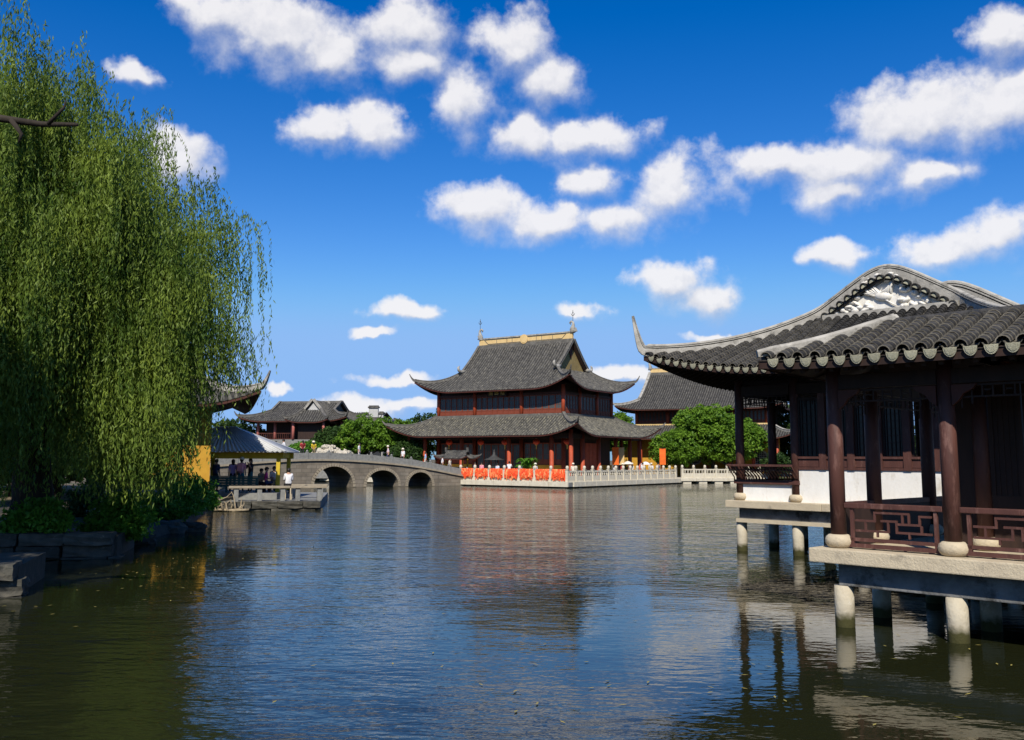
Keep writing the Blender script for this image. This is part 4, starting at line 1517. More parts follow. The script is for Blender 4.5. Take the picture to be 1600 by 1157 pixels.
# --- far hall with the white gable
FX, FY = 6.48, 26.48
fh = thing('waterside_hall', 'open timber hall with white relief gable and long upswept eave, over the water', 'hall', (FX, FY, 0), PRZ)
for k in range(3):
    MB().box(-.30 + 2.9 * k + .004, -.30 + 2.9 * (k + 1) - .004, -.36, 9.0, 1.202 + .002 * k, 1.40).build('floor_slab', 'stone', fh, bevel=.018)
MB().box(0.0, 7.6, -.12, .14, .82, 1.20).build('edge_beam', 'concrete', fh, bevel=.015)
MB().box(-.12, .14, .145, 8.6, .82, 1.198).build('edge_beam', 'concrete', fh, bevel=.015)
MB().box(-.06, 7.6, -.20, -.125, .80, .90).build('beam_ledge', 'stone', fh)
for x in (0, 1.72, 3.5, 5.2, 7.0):
    for y in (0, 1.7, 3.4, 5.1):
        MB().lathe(x, y, [(.15, -1.1), (.147, .4), (.145, .818)], 18).build('pile', 'pile', fh)
HC = [0, 1.72, 4.5, 7.0, 8.0]
for x in (0, 1.72):
    column(fh, x, 0, 1.40, 4.75, r=.122)
column(fh, 8.0, 0, 1.40, 4.75, r=.122)
for y in (1.75, 3.5, 5.3, 7.1):
    column(fh, 0, y, 1.40, 4.75, r=.122)
    column(fh, 7.0, y, 1.40, 4.75, r=.122)
for i in range(4):
    MB().box(HC[i] + .12, HC[i + 1] - .12, -.06, .06, 4.30, 4.58).build('tie_beam', 'wood_dark', fh)
    hanging_fret(fh, HC[i] + .1, HC[i + 1] - .1, 0, 4.29)
    ya = (0, 1.75, 3.5, 5.3, 7.1)[i:i + 2]
    MB().box(-.06, .06, ya[0] + .12, ya[1] - .12, 4.30, 4.58).build('tie_beam', 'wood_dark', fh)
    hanging_fret(fh, ya[0] + .1, ya[1] - .1, 0, 4.29, axis='y')
MB().box(.1, 6.9, .1, 7.2, 4.62, 4.72).build('ceiling', 'wood_dark', fh)
# plastered dwarf wall, and the leaning back-rest bench on it
dw = MB().box(.11, 1.61, -.055, .055, 1.40, 1.86).build('dwarf_wall', 'white', fh)
MB().box(-.14, 1.86, -.14, .2, 1.862, 1.925).build('bench_seat', 'wood_brown', fh, bevel=.01)


def goose_rail(parent, a, b, out, z0, n):
    """leaning railing of curved slats (a to b), tilted outward along 'out'"""
    a, b, o = Vector(a), Vector(b), Vector(out)
    root = MB().bar(a + o * .46 + Vector((0, 0, z0 + .45)), b + o * .46 + Vector((0, 0, z0 + .45)), .075, .06).build('leaning_rail', 'wood_brown', parent, bevel=.01)
    MB().bar(a + o * .10 + Vector((0, 0, z0 + .03)), b + o * .10 + Vector((0, 0, z0 + .03)), .06, .05).build('bottom_rail', 'wood_brown', root)
    MB().bar(a + o * .36 + Vector((0, 0, z0 + .33)), b + o * .36 + Vector((0, 0, z0 + .33)), .03, .03).build('middle_rail', 'wood_brown', root)
    for i in range(n + 1):
        p = a.lerp(b, (i + .15) / (n + .3))
        MB().tube([p + o * w + Vector((0, 0, z0 + z)) for w, z in ((.10, .03), (.13, .13), (.23, .22), (.36, .32), (.46, .44))], .017, 5).build('slat', 'wood_brown', root)
    return root


goose_rail(fh, (-.14, 0, 0), (1.86, 0, 0), (0, -1, 0), 1.92, 20)
goose_rail(fh, (0, 6.9, 0), (0, .1, 0), (-1, 0, 0), 1.92, 44)
MB().box(-.06, .05, .12, 6.9, 1.40, 1.86).build('dwarf_wall', 'white', fh)
MB().box(-.14, .2, .21, 6.95, 1.862, 1.92).build('bench_seat', 'wood_brown', fh)
# facade wall right of the second column: whitewashed base, timber sill, posts and lattice windows
MB().box(1.84, 7.9, -.06, .06, 1.40, 2.27).build('white_wall', 'white', fh)
mb = MB()
for z0, z1, dx in ((2.272, 2.34, .03), (2.35, 2.55, 0), (2.56, 2.62, .04)):
    mb.box(1.84, 7.9, -.06 - dx, .06 + dx, z0, z1)
mb.build('sill', 'wood_brown', fh)
WP = [2.55, 3.33, 4.06, 4.78, 5.5, 6.25, 7.0]
for x in WP:
    MB().box(x - .095, x + .095, -.11, .08, 2.275, 4.29).build('wall_post', 'wood_brown', fh)
for x0, x1 in zip([1.84] + [w + .1 for w in WP], [w - .1 for w in WP] + [7.8]):
    w_ = MB().box(x0, x0 + .05, -.035, .035, 2.63, 4.2).box(x1 - .05, x1, -.035, .035, 2.63, 4.2).box(x0 + .05, x1 - .05, -.035, .035, 4.12, 4.2).build('window', 'wood_dark', fh)
    if x1 < 4.8:
        MB().box(x0 + .05, x1 - .05, .0, .012, 2.63, 4.12).build('pane', 'glass_dark', w_)
    lt = MB()
    for q_ in range(4):
        xx_ = x0 + .05 + (x1 - x0 - .1) * (q_ + .5) / 4
        lt.box(xx_ - .009, xx_ + .009, -.03, -.012, 2.63, 4.12)
    for q_ in range(8):
        lt.box(x0 + .05, x1 - .05, -.027, -.01, 2.78 + q_ * .18, 2.797 + q_ * .18)
    lt.build('lattice', 'wood_dark', w_)
MB().box(1.80, 1.90, .07, 7.3, 1.40, 4.6).build('inner_wall', 'wood_dark', fh)
# open lattice across the back with the garden behind it
MB().box(1.9, 4.2, 7.35, 7.41, 1.4, 4.6).build('back_wall', 'wood_dark', fh)
for x0 in (4.3, 5.0, 5.7, 6.4):
    lt = MB()
    lt.box(x0, x0 + .06, 7.35, 7.41, 1.4, 4.6).box(x0 + .06, x0 + .7, 7.36, 7.40, 1.4, 2.3).box(x0 + .06, x0 + .7, 7.36, 7.40, 4.2, 4.6)
    g_ = lt.build('lattice_screen', 'wood_dark', fh)
    lt = MB()
    for q_ in range(5):
        lt.box(x0 + .15 + q_ * .11, x0 + .17 + q_ * .11, 7.37, 7.39, 2.3, 4.2)
    for q_ in range(11):
        lt.box(x0 + .06, x0 + .7, 7.373, 7.387, 2.4 + q_ * .165, 2.42 + q_ * .165)
    lt.build('lattice', 'wood_dark', g_)
A_, B_, S_ = 5.75, 5.45, 3.5
hr = Roof(A_, B_, S_, 4.86, 2.72, .30, .62, 4.2, .16, rnd_top=.42, xf=lambda p: (3.65 + p[1], (A_ - 1.8) - p[0], p[2]), lp=1.9)
mb = MB()
for fc in 'FBLR':
    hr.sheet(mb, fc, .4, -.02, 12)
dk = mb.build('roof', 'tile_near', fh)
detailed_face(dk, hr, 'R', -5.3, 1.2, 300, key=lambda t: t)
plain_faces(hr, 'FBL', dk)
under_roof(dk, hr, 'FBLR', [('R', -5.1, 1.5), ('F', -5.3, 5.6)], rl=1.9)
VX = A_ - S_
vp = [hr.S(VX, -(B_ - d), d, .05) for d in [S_ + (B_ - S_) * i / 14 for i in range(15)]]
vq = [hr.S(VX, (B_ - d), d, .05) for d in [S_ + (B_ - S_) * i / 14 for i in range(14, -1, -1)]]
hp, hs_ = tip_curve(hr.hip_pts(1, -1, 16, .05), .30, 1.1, 8, 1.8)
hq, hs2 = tip_curve(hr.hip_pts(1, 1, 16, .05), .42, 1.02, 8, 1.7)
full = hp[:-1] + vp + vq[1:] + list(reversed(hq[:-1]))
# smooth the plan kink between hip and verge
for _ in range(3):
    full = [full[0]] + [(full[i - 1] + full[i] * 2 + full[i + 1]) / 4 for i in range(1, len(full) - 1)] + [full[-1]]
ns = len(full)
sc = [1.0] * ns
for i, v in enumerate(hs_[:8]):
    sc[i] = v * .9
    sc[ns - 1 - i] = v * .9
plaster_ridge(dk, full, sc, h=.27, w=.14)
vb = [hr.S(-VX, -(B_ - d), d, .05) for d in [S_ + (B_ - S_) * i / 14 for i in range(15)]] + [hr.S(-VX, (B_ - d), d, .05) for d in [S_ + (B_ - S_) * i / 14 for i in range(13, -1, -1)]]
plaster_ridge(dk, vb, None, h=.42, w=.2)
gw = gable_wall(fh, hr, 'plaster', inset=.08, sides=(1,), dz=-.06)[0]
MB().sweep([v_ for v_ in vp[:-1] + vq], [(-.13, -.20), (-.03, -.20), (-.03, -.09), (-.13, -.09)], side=(0, 1, 0)).build('verge_board', 'tile_near', dk)
gable_wall(fh, hr, 'plaster', inset=.22, sides=(-1,), dz=-.06)
# short cover tiles lying across the verge, ends towards the viewer
STUB = MB().add(*half_tile(.108, .10, .30, .03, 7)[:2])
vsr = [(.085 * math.cos(math.pi * i / 8), .03, .085 * math.sin(math.pi * i / 8)) for i in range(9)]
STUB_ME = STUB.mesh('verge_tile')
STUB_ME.materials.append(M['tile_near'])
END = MB().prism([(.076 * math.cos(math.pi * i / 10), .076 * math.sin(math.pi * i / 10) - .02) for i in range(11)], .03, .05).mesh('tile_end')
END.materials.append(M['drip'])
yv = -(B_ - S_) - .7
while yv < (B_ - S_) + .7:
    d = B_ - abs(yv)
    if d >= S_ - .75:
        p = hr.S(VX, yv, d, -.02)
        x_ = Vector((1, 0, (hr.S(VX, yv + .05, B_ - abs(yv + .05)).z - hr.S(VX, yv - .05, B_ - abs(yv - .05)).z) / .1)).normalized()
        m = Matrix((x_, Vector((0, 1, 0)), x_.cross(Vector((0, 1, 0))))).transposed().to_4x4()
        m.translation = Vector((p.x, p.y - .24, p.z - .085))
        o_ = put('verge_tile', STUB_ME, dk, mtx=m @ Matrix.Rotation(rnd.uniform(-.06, .06), 4, 'Y'))
        put('tile_end', END, o_)
    yv += .235


# white plaster relief: a crane among clouds and leaves
def ell(mb, x, z, rx, rz_, dep, y0, rot=0.0, n=12, k=5):
    c, s = math.cos(rot), math.sin(rot)
    vs, fs = [], []
    for j in range(k + 1):
        f_ = math.cos(math.pi / 2 * j / k)
        hgt = math.sin(math.pi / 2 * j / k)
        for i in range(n):
            a = 2 * math.pi * i / n
            u, w = rx * f_ * math.cos(a), rz_ * f_ * math.sin(a)
            vs.append((x + u * c - w * s, y0 - dep * hgt, z + u * s + w * c))
    for j in range(k):
        for i in range(n):
            fs.append((j * n + i, j * n + (i + 1) % n, (j + 1) * n + (i + 1) % n, (j + 1) * n + i))
    mb.add(vs, fs, True)


gy = (A_ - 1.8) - (VX - .08) - .062
gz = hr.zE + hr.prof(S_)
rel = MB()
ell(rel, 3.55, gz + .45, .26, .15, .13, gy, -.15)
for i in range(5):
    ell(rel, 3.62 + .05 * i, gz + .58 + .03 * i, .25, .05, .12, gy, .5 + .22 * i)
    ell(rel, 3.40 - .05 * i, gz + .62 - .02 * i, .2, .045, .11, gy, 2.2 + .18 * i)
rel.tube([(3.34, gy - .05, gz + .47), (3.18, gy - .07, gz + .56), (3.10, gy - .07, gz + .68), (3.02, gy - .07, gz + .66), (2.92, gy - .05, gz + .60)], [.05, .04, .035, .045, .012], 7)
rel.tube([(3.62, gy - .04, gz + .34), (3.80, gy - .05, gz + .22), (3.92, gy - .04, gz + .14)], [.03, .02, .015], 6)
rel.build('crane_relief', 'plaster', gw)
rr = random.Random(5)
for cx_, cz_ in ((2.1, .16), (2.45, .26), (2.75, .42), (2.62, .14), (3.0, .2), (3.1, .95), (3.5, 1.12), (3.85, .95), (4.2, .62), (4.1, .2), (4.55, .4), (4.5, .12), (4.85, .2)):
    mb = MB()
    for i in range(6):
        a = rr.uniform(0, 6.28)
        ell(mb, cx_ + .13 * math.cos(a), gz + cz_ + .09 * math.sin(a), rr.uniform(.08, .16), rr.uniform(.05, .085), rr.uniform(.07, .13), gy, rr.uniform(-.8, .8), 10, 4)
    mb.build('cloud_relief', 'plaster', gw)
# plaster fillet where the skirt roof meets the gable
MB().sweep([hr.S(VX + .16, t, S_ - .16, .06) for t in (-1.95, -1.2, 0, 1.2, 1.95)], [(-.07, -.05), (.07, -.05), (.06, .1), (-.06, .1)]).build('gable_fillet', 'ridge', dk)


# ------------------------------------------------------------------ yellow gate building on the left bank
gt = thing('yellow_gatehouse', 'yellow-walled gatehouse with an upswept tiled eave, half hidden behind the willow', 'gatehouse', (-14.3, 44.8, 0), R(20))
MB().box(-4.4, .0, 0, 5.5, -.6, 1.0).build('stone_base', 'stone_grey', gt, bevel=.03)
MB().box(-4.3, -.1, .1, 5.4, 1.0, 4.95).build('wall', 'yellow', gt)
gr = Roof(3.9, 4.3, 2.3, 4.95, 2.6, .25, .75, 3.0, .35, xf=lambda p: (p[0] - 2.2, p[1] + 2.75, p[2]))
far_roof(gt, gr, pitch=.27, r=.1, tile='tile_old', ridge='ridge', tip=(.55, .85), nd=9)
# roots and dry vines hanging off the base
rt = thing('dry_roots', 'tangle of pale dry roots along the waterline below the yellow wall', 'roots', (-14.2, 43.9, 0))
rr = random.Random(3)
for k in range(26):
    x = rr.uniform(-.9, 1.9)
    p = [(x, rr.uniform(-.1, .25), .03)]
    a = rr.uniform(-1, 1)
    for j in range(4):
        q_ = p[-1]
        p.append((q_[0] + a * .2 + rr.uniform(-.1, .1), q_[1] + rr.uniform(-.05, .1), q_[2] + rr.uniform(.03, .22) * (1.6 if k % 6 == 0 else 1)))
    MB().tube(p, [.05, .045, .035, .025, .012], 5).build('root', 'root', rt)
MB().tube([(-1.0 + .33 * i, rr.uniform(-.05, .1), .04 + rr.uniform(0, .05)) for i in range(10)], [rr.uniform(.05, .1) for i in range(10)], 6).build('root', 'root', rt)

# ------------------------------------------------------------------ open shelter with corrugated roof
SX, SY = -14.0, 49.6
sh = thing('open_shelter', 'open shelter with corrugated metal roof on yellow posts at the quay', 'shelter', (SX, SY, .4), R(4))
for x in (-2.4, 1.75):
    for y in (-.6, 2.6):
        MB().box(x - .1, x + .1, y - .1, y + .1, 0, 2.25).build('post', 'yellow_post', sh, bevel=.01)
for y in (-.6, 2.6):
    MB().box(-2.7, 2.0, y - .08, y + .08, 2.05, 2.38).build('beam', 'yellow_post', sh)
for x in (-2.4, 1.75):
    MB().box(x - .07, x + .07, -.52, 2.52, 2.1, 2.36).build('beam', 'yellow_post', sh)
# hipped corrugated sheets
def corr(parent, a, b, c, d, n):
    """corrugated sheet: eave a-b, top c-d (c above a, d above b)"""
    a, b, c, d = map(Vector, (a, b, c, d))
    nrm = (b - a).cross(c - a).normalized()
    if nrm.z < 0:
        nrm = -nrm
    vs, fs = [], []
    m_ = n * 4
    for i in range(m_ + 1):
        t = i / m_
        off = nrm * (.045 * math.sin(t * n * 2 * math.pi))
        vs += [a.lerp(b, t) + off, c.lerp(d, t) + off, a.lerp(b, t) + off - nrm * .012, c.lerp(d, t) + off - nrm * .012]
    for i in range(m_):
        k = 4 * i
        fs += [(k, k + 4, k + 5, k + 1), (k + 2, k + 3, k + 7, k + 6), (k, k + 2, k + 6, k + 4)]
    return MB().add(vs, fs, True).build('roof_sheet', 'metal_roof', parent)


eL, eR, eF, eB, ze, zt_ = -3.6, 2.2, -1.25, 3.3, 2.42, 3.72
corr(sh, (eL, eF, ze), (eR, eF, ze), (-1.9, 1.0, zt_), (-.9, 1.0, zt_), 24)
corr(sh, (eR, eB, ze), (eL, eB, ze), (-.9, 1.05, zt_), (-1.9, 1.05, zt_), 24)
corr(sh, (eR, eF, ze), (eR, eB, ze), (-.9, 1.0, zt_), (-.9, 1.05, zt_), 18)
corr(sh, (eL, eB, ze), (eL, eF, ze), (-1.9, 1.05, zt_), (-1.9, 1.0, zt_), 18)
for (x, y), tx in (((eR, eF), -.9), ((eR, eB), -.9), ((eL, eF), -1.9), ((eL, eB), -1.9)):
    MB().bar((x, y, ze + .03), (tx, 1.02, zt_ + .03), .14, .05).build('hip_flashing', 'metal_roof', sh)
MB().bar((-1.95, 1.02, zt_ + .04), (-.85, 1.02, zt_ + .04), .16, .05).build('ridge_flashing', 'metal_roof', sh)

# teal counter under the shelter
tb = thing('teal_counter', 'long teal painted plank counter under the corrugated shelter', 'counter', (SX - 2.3, SY - 1.6, .4), R(6))
for k in range(4):
    MB().box(0, 3.3, -.02, .02, .62 + k * .125, .735 + k * .125).build('plank', 'teal', tb, bevel=.006)
for x in (.1, 1.7, 3.2):
    MB().box(x - .05, x + .05, .02, .1, 0, 1.1).build('upright', 'teal', tb)
MB().box(-.05, 3.35, -.05, .4, 1.125, 1.165).build('counter_top', 'teal', tb)


# stone bench rails along the quay edge
def stone_bench(label, x, y, rz, ln, z=.4, legs=3):
    b = thing('stone_bench', label, 'bench', (x, y, z), rz, 'stone benches on the quay')
    MB().box(0, ln, -.24, .24, .62, .73).build('seat', 'bench', b, bevel=.02)
    for i in range(legs):
        xx_ = .35 + (ln - .7) * i / (legs - 1)
        MB().box(xx_ - .11, xx_ + .11, -.17, .17, 0, .62).build('leg', 'stone_grey', b, bevel=.015)
    return b


stone_bench('long stone bench along the quay edge in front of the teal counter', -13.7, 45.6, R(17), 2.9)
stone_bench('stone bench at the outer corner of the quay, right of the yellow post', -10.9, 46.45, R(17), 1.75, legs=2)
stone_bench('short stone bench further back on the quay, beside the bridge', -11.7, 49.5, R(10), 2.0, legs=2)

# ------------------------------------------------------------------ raised tea pavilion far behind the bridge
tv = thing('background_pavilion', 'grey many-roofed pavilion raised on a stone base behind the bridge', 'pavilion', (-25.5, 108, 0), R(-14))
MB().box(-6.6, 8.0, -1.0, 8, .5, 4.6).build('stone_base', 'stone_grey', tv)
MB().box(-4.2, 5.2, 1.8, 7, 4.6, 7.2).build('wall', 'wood_dark', tv)
pr = Roof(6.6, 4.6, 2.6, 6.75, 2.35, .2, .5, 2.8, .3, xf=lambda p: (p[0] + .4, p[1] + 3.9, p[2]))
d1 = far_roof(tv, pr, pitch=.3, r=.08, tile='tile', ridge='ridge_dark', tip=(.5, .6), nd=7)
verge_ridges(d1, pr, .24, .26, 'ridge_dark')
gable_wall(tv, pr, 'ridge_dark', inset=.3)
MB().box(.4 - 4.0, .4 + 4.0, 3.78, 4.02, 9.0, 9.3).build('main_ridge', 'ridge_dark', d1)
# projecting front gable
pg = Roof(3.4, 2.5, 1.5, 6.6, 2.55, .2, .35, 1.6, .2, xf=lambda p: (2.6 + p[1], 1.9 - p[0], p[2]))
d2 = far_roof(tv, pg, pitch=.3, r=.08, tile='tile', ridge='ridge_dark', tip=(.4, .5), nd=6, name='front_roof')
verge_ridges(d2, pg, .24, .26, 'ridge')
gable_wall(tv, pg, 'gapbrick', inset=.25, sides=(1,))
MB().box(1.1, 4.1, -.5, 1.9, 4.6, 7.0).build('porch_wall', 'wood_dark', tv)
CB = MB().lathe(0, 0, [(.17, 0), (.17, 2.3)], 8).mesh('column')
CB.materials.append(mat('faded_red_paint', (0.42, 0.14, 0.11), (0.33, 0.1, 0.08), rough=.6))
for x, y in ((-4.6, .6), (-2.4, .6), (-.2, .6), (.75, -1.0), (4.5, -1.0), (6.0, .6), (-4.6, 6)):
    put('column', CB, tv, loc=(x, y, 4.6))
for xa, xb, y in ((-4.6, -2.4, .6), (-2.4, -.2, .6), (4.5, 6.0, .6)):
    mb = MB().box(xa + .17, xb - .17, y - .05, y + .05, 5.3, 5.4).box(xa + .17, xb - .17, y - .05, y + .05, 4.65, 4.73)
    for i in range(8):
        x = xa + .25 + (xb - xa - .5) * i / 7
        mb.box(x - .03, x + .03, y - .03, y + .03, 4.73, 5.3)
    mb.build('railing', 'wood_mid', tv)
# long low house with stepped fire wall right of it
hs1 = thing('white_house', 'pale low house with a stepped grey fire wall behind the green shrubs', 'house', (-24.0, 118, 0), R(-10))
MB().box(-3, 8.2, 0, 6, .5, 7.4).build('wall', 'gapbrick', hs1)
hb = Roof(5.8, 3.4, .6, 7.35, 1.0, .1, 0, 1, 0, xf=lambda p: (p[0] + 2.4, p[1] + 3, p[2]))
far_roof(hs1, hb, pitch=.3, r=.08, tile='tile', ridge='ridge_dark', tip=(.05, .02), nd=5)
mb = MB()
for i, (x0, x1, z) in enumerate(((5.4, 6.2, 7.9), (6.3, 7.5, 8.75), (7.6, 8.2, 8.0))):
    mb.box(x0, x1, -.5, -.2, .5, z)
mb.build('fire_wall', 'gapbrick', hs1)
mb = MB()
for i, (x0, x1, z) in enumerate(((5.35, 6.25, 7.9), (6.2, 7.6, 8.75), (7.55, 8.25, 8.0))):
    mb.box(x0, x1, -.62, -.08, z + .002, z + .2).box(x0 + .1, x1 - .1, -.5, -.2, z + .2, z + .34)
mb.build('wall_coping', 'tile', hs1)
wsh = thing('white_shed', 'small white shed wall glimpsed behind the shelter roof', 'shed', (-31.0, 92, 0), 0)
MB().box(-3, 1.8, 0, 3, .5, 5.2).build('wall', 'white', wsh)
MB().box(-3.3, 2.1, -.3, 3.3, 5.2, 5.4).build('roof', 'gapbrick', wsh)

# ------------------------------------------------------------------ pale lake-rock pile by the bridge
rk = thing('rockery', 'pile of pale weathered lake rocks beside the bridge', 'rockery', (-19.0, 99.0, 2.2))
rr = random.Random(9)


def rock_mesh(seed):
    r2 = random.Random(seed)
    bm = bmesh.new()
    bmesh.ops.create_icosphere(bm, subdivisions=3, radius=1)
    o = Vector((r2.uniform(0, 90), r2.uniform(0, 90), 0))
    for v in bm.verts:
        nn = mnoise.noise(v.co * 1.6 + o) * .45 + mnoise.noise(v.co * 4 + o) * .22
        v.co *= 1 + nn
    me = bpy.data.meshes.new('rock')
    bm.to_mesh(me)
    bm.free()
    me.materials.append(M['rock'])
    return me


ROCK = [rock_mesh(i) for i in range(4)]
MB().box(-3.2, 3.6, -.5, 3, -1.8, -.2).build('rock_bed', 'stone_grey', rk)
for k in range(44):
    x = rr.uniform(-1.9, 2.1)
    hz = (1.9 - abs(x) * .85) * rr.random() ** .8
    s_ = rr.uniform(.28, .55)
    put('rock', ROCK[k % 4], rk, mtx=Matrix.Translation((x, rr.uniform(-.6, .4), .2 + max(0, hz))) @ Matrix.Rotation(rr.uniform(0, 6), 4, 'Z') @ Matrix.Rotation(rr.uniform(0, 6), 4, 'X') @ Matrix.Diagonal((s_, s_ * .8, s_ * rr.uniform(.8, 1.3), 1)))
sb = structure(MB().box(-4, 14, 0, 14, -.5, 2.2).build('raised_bank', 'stone_wet'))
sb.location = (-26, 99.3, 0)


# ------------------------------------------------------------------ vegetation
NR = np.random.default_rng(5)


def leaves_mesh(name, cen, dirs, ln, wd, material, fold=True):
    """diamond leaves: centre, pointing direction, length and width per leaf"""
    n = len(cen)
    d = dirs / np.linalg.norm(dirs, axis=1)[:, None]
    r = NR.normal(size=(n, 3))
    s = np.cross(d, r)
    s /= np.linalg.norm(s, axis=1)[:, None] + 1e-9
    up_ = np.cross(s, d)
    ln = np.asarray(ln)[:, None] if np.ndim(ln) else np.full((n, 1), ln)
    wd = np.asarray(wd)[:, None] if np.ndim(wd) else np.full((n, 1), wd)
    a = cen - d * ln * .5
    b = cen + s * wd * .5 + up_ * wd * .12 - d * ln * .08
    c = cen + d * ln * .5
    e = cen - s * wd * .5 + up_ * wd * .12 - d * ln * .08
    v = np.stack([a, b, c, e], 1).reshape(-1, 3)
    me = bpy.data.meshes.new(name)
    me.vertices.add(4 * n)
    me.vertices.foreach_set('co', v.astype(np.float32).ravel())
    me.loops.add(4 * n)
    me.loops.foreach_set('vertex_index', np.arange(4 * n, dtype=np.int32))
    me.polygons.add(n)
    me.polygons.foreach_set('loop_start', np.arange(0, 4 * n, 4, dtype=np.int32))
    me.polygons.foreach_set('loop_total', np.full(n, 4, dtype=np.int32))
    me.update()
    me.validate()
    me.materials.append(M[material])
    return me


def limb_path(p0, p1, bow, n=6, seed=0):
    r2 = random.Random(seed)
    p0, p1 = Vector(p0), Vector(p1)
    out = []
    for i in range(n + 1):
        t = i / n
        p = p0.lerp(p1, t) + Vector((0, 0, bow * math.sin(math.pi * t)))
        if 0 < i < n:
            p += Vector((r2.uniform(-1, 1), r2.uniform(-1, 1), r2.uniform(-1, 1))) * .06 * (p1 - p0).length
        out.append(p)
    return out


def clump_leaves(ells, nclump, per, csize, leaf, flat=.7, seed=1):
    """leaf positions in tufts set through ellipsoidal volumes, denser towards their skins"""
    g = np.random.default_rng(seed)
    cs, rs = [], []
    vol = np.array([e[3] * e[4] * e[5] for e in ells]) ** .67
    vol /= vol.sum()
    for e, w in zip(ells, vol):
        k = max(4, int(nclump * w))
        u = g.normal(size=(k, 3))
        u /= np.linalg.norm(u, axis=1)[:, None]
        rad = g.uniform(.35, 1.0, k) ** .45 * g.uniform(.9, 1.12, k)
        c = np.array(e[:3]) + u * rad[:, None] * np.array(e[3:6])
        cs.append(c)
        rs.append(np.full(k, 1.0))
    c = np.concatenate(cs)
    k = len(c)
    size = csize * g.uniform(.6, 1.35, k)
    u = g.normal(size=(k, per, 3))
    u /= np.linalg.norm(u, axis=2)[:, :, None]
    u[:, :, 2] *= flat
    pos = c[:, None, :] + u * (g.uniform(.25, 1, (k, per)) ** .5)[:, :, None] * size[:, None, None]
    dr = u + g.normal(size=u.shape) * .6 + np.array([0, 0, -.25])
    pos, dr = pos.reshape(-1, 3), dr.reshape(-1, 3)
    return pos, dr, leaf * g.uniform(.7, 1.3, len(pos))


def tree(name, label, loc, ells, trunk_h, tr, nclump, per, csize, leaf, material, cat='tree', group=None, seed=1, wfac=.55):
    root = thing(name, label, cat, loc, 0, group)
    pos, dr, l = clump_leaves(ells, nclump, per, csize, leaf, seed=seed)
    put('crown', leaves_mesh('crown', pos, dr, l, l * wfac, material), root)
    mb = MB()
    cx_, cy_ = ells[0][0], ells[0][1]
    top = (cx_ * .6, cy_ * .6, trunk_h)
    mb.tube(limb_path((0, 0, -.3), top, .0, 5, seed), [tr * (1 - .5 * i / 5) for i in range(6)], 9)
    mb.build('trunk', 'bark', root)
    for i, e in enumerate(ells):
        for j in range(2):
            q_ = (e[0] + (j - .5) * e[3] * .8, e[1] + (j - .5) * .5, e[2] + e[5] * (.35 - .3 * j))
            MB().tube(limb_path(top, q_, .2, 5, seed + i * 3 + j), [tr * .45 * (1 - .8 * k / 5) for k in range(6)], 6).build('limb', 'bark', root)
    return root


# big weeping willow ------------------------------------------------------------
WX, WY = -12.6, 24.6
wl = thing('willow_tree', 'huge weeping willow trailing green branches over the left bank', 'tree', (WX, WY, .6))
tk = [(.0, .0, -.6), (.1, .0, .8), (-.1, .1, 2.2), (.15, .0, 3.8), (.1, .1, 5.4)]
MB().tube(tk, [.62, .5, .44, .40, .34], 14).build('trunk', 'bark', wl)
g = np.random.default_rng(21)
HRAD, VRAD, ZC = 4.95, 8.7, 4.7
strand_p, strand_d = [], []
fork = Vector((.1, .1, 5.2))
narc = 340
cl = [(g.uniform(0, 2 * math.pi), math.asin(g.uniform(.03, 1.0) ** .75), g.uniform(.72, 1.06)) for _ in range(56)] + [(a_, e_, s_) for a_, e_, s_ in ((3.0, 1.15, 1.06), (2.2, 1.2, 1.04), (4.0, 1.15, 1.05), (5.0, 1.1, 1.02), (4.6, .85, 1.0), (5.6, .9, 1.0), (.6, 1.2, 1.0), (3.4, .8, 1.06), (4.3, .5, 1.0), (5.2, .55, 1.0), (5.9, .5, 1.02), (3.8, .4, 1.0))]
arcs = []
for k in range(narc):
    if k % 5 == 4:                                   # inner fill
        az, el, sc_ = g.uniform(0, 2 * math.pi), math.asin(g.uniform(.02, 1.0) ** .75), g.uniform(.5, .85)
    else:                                            # tufts of neighbouring boughs
        c_ = cl[k % len(cl)]
        az, el, sc_ = c_[0] + g.normal() * .10, min(1.5, max(.02, c_[1] + g.normal() * .07)), c_[2] + g.normal() * .05
    # lumpy crown: lobes at different azimuths reach further or higher
    sc_ *= 1 + .10 * math.sin(az * 3 + 1.0) * math.cos(el) + .06 * math.sin(az * 7)
    ce = math.cos(el) ** .62
    tipx = HRAD * sc_ * ce * math.cos(az)
    tipy = HRAD * sc_ * ce * math.sin(az)
    tipz = ZC + VRAD * sc_ * math.sin(el) - .6 + (.6 if tipx < 0 else -.42 * tipx)
    arcs.append((Vector((tipx, tipy, tipz)), k))
limbs = 0
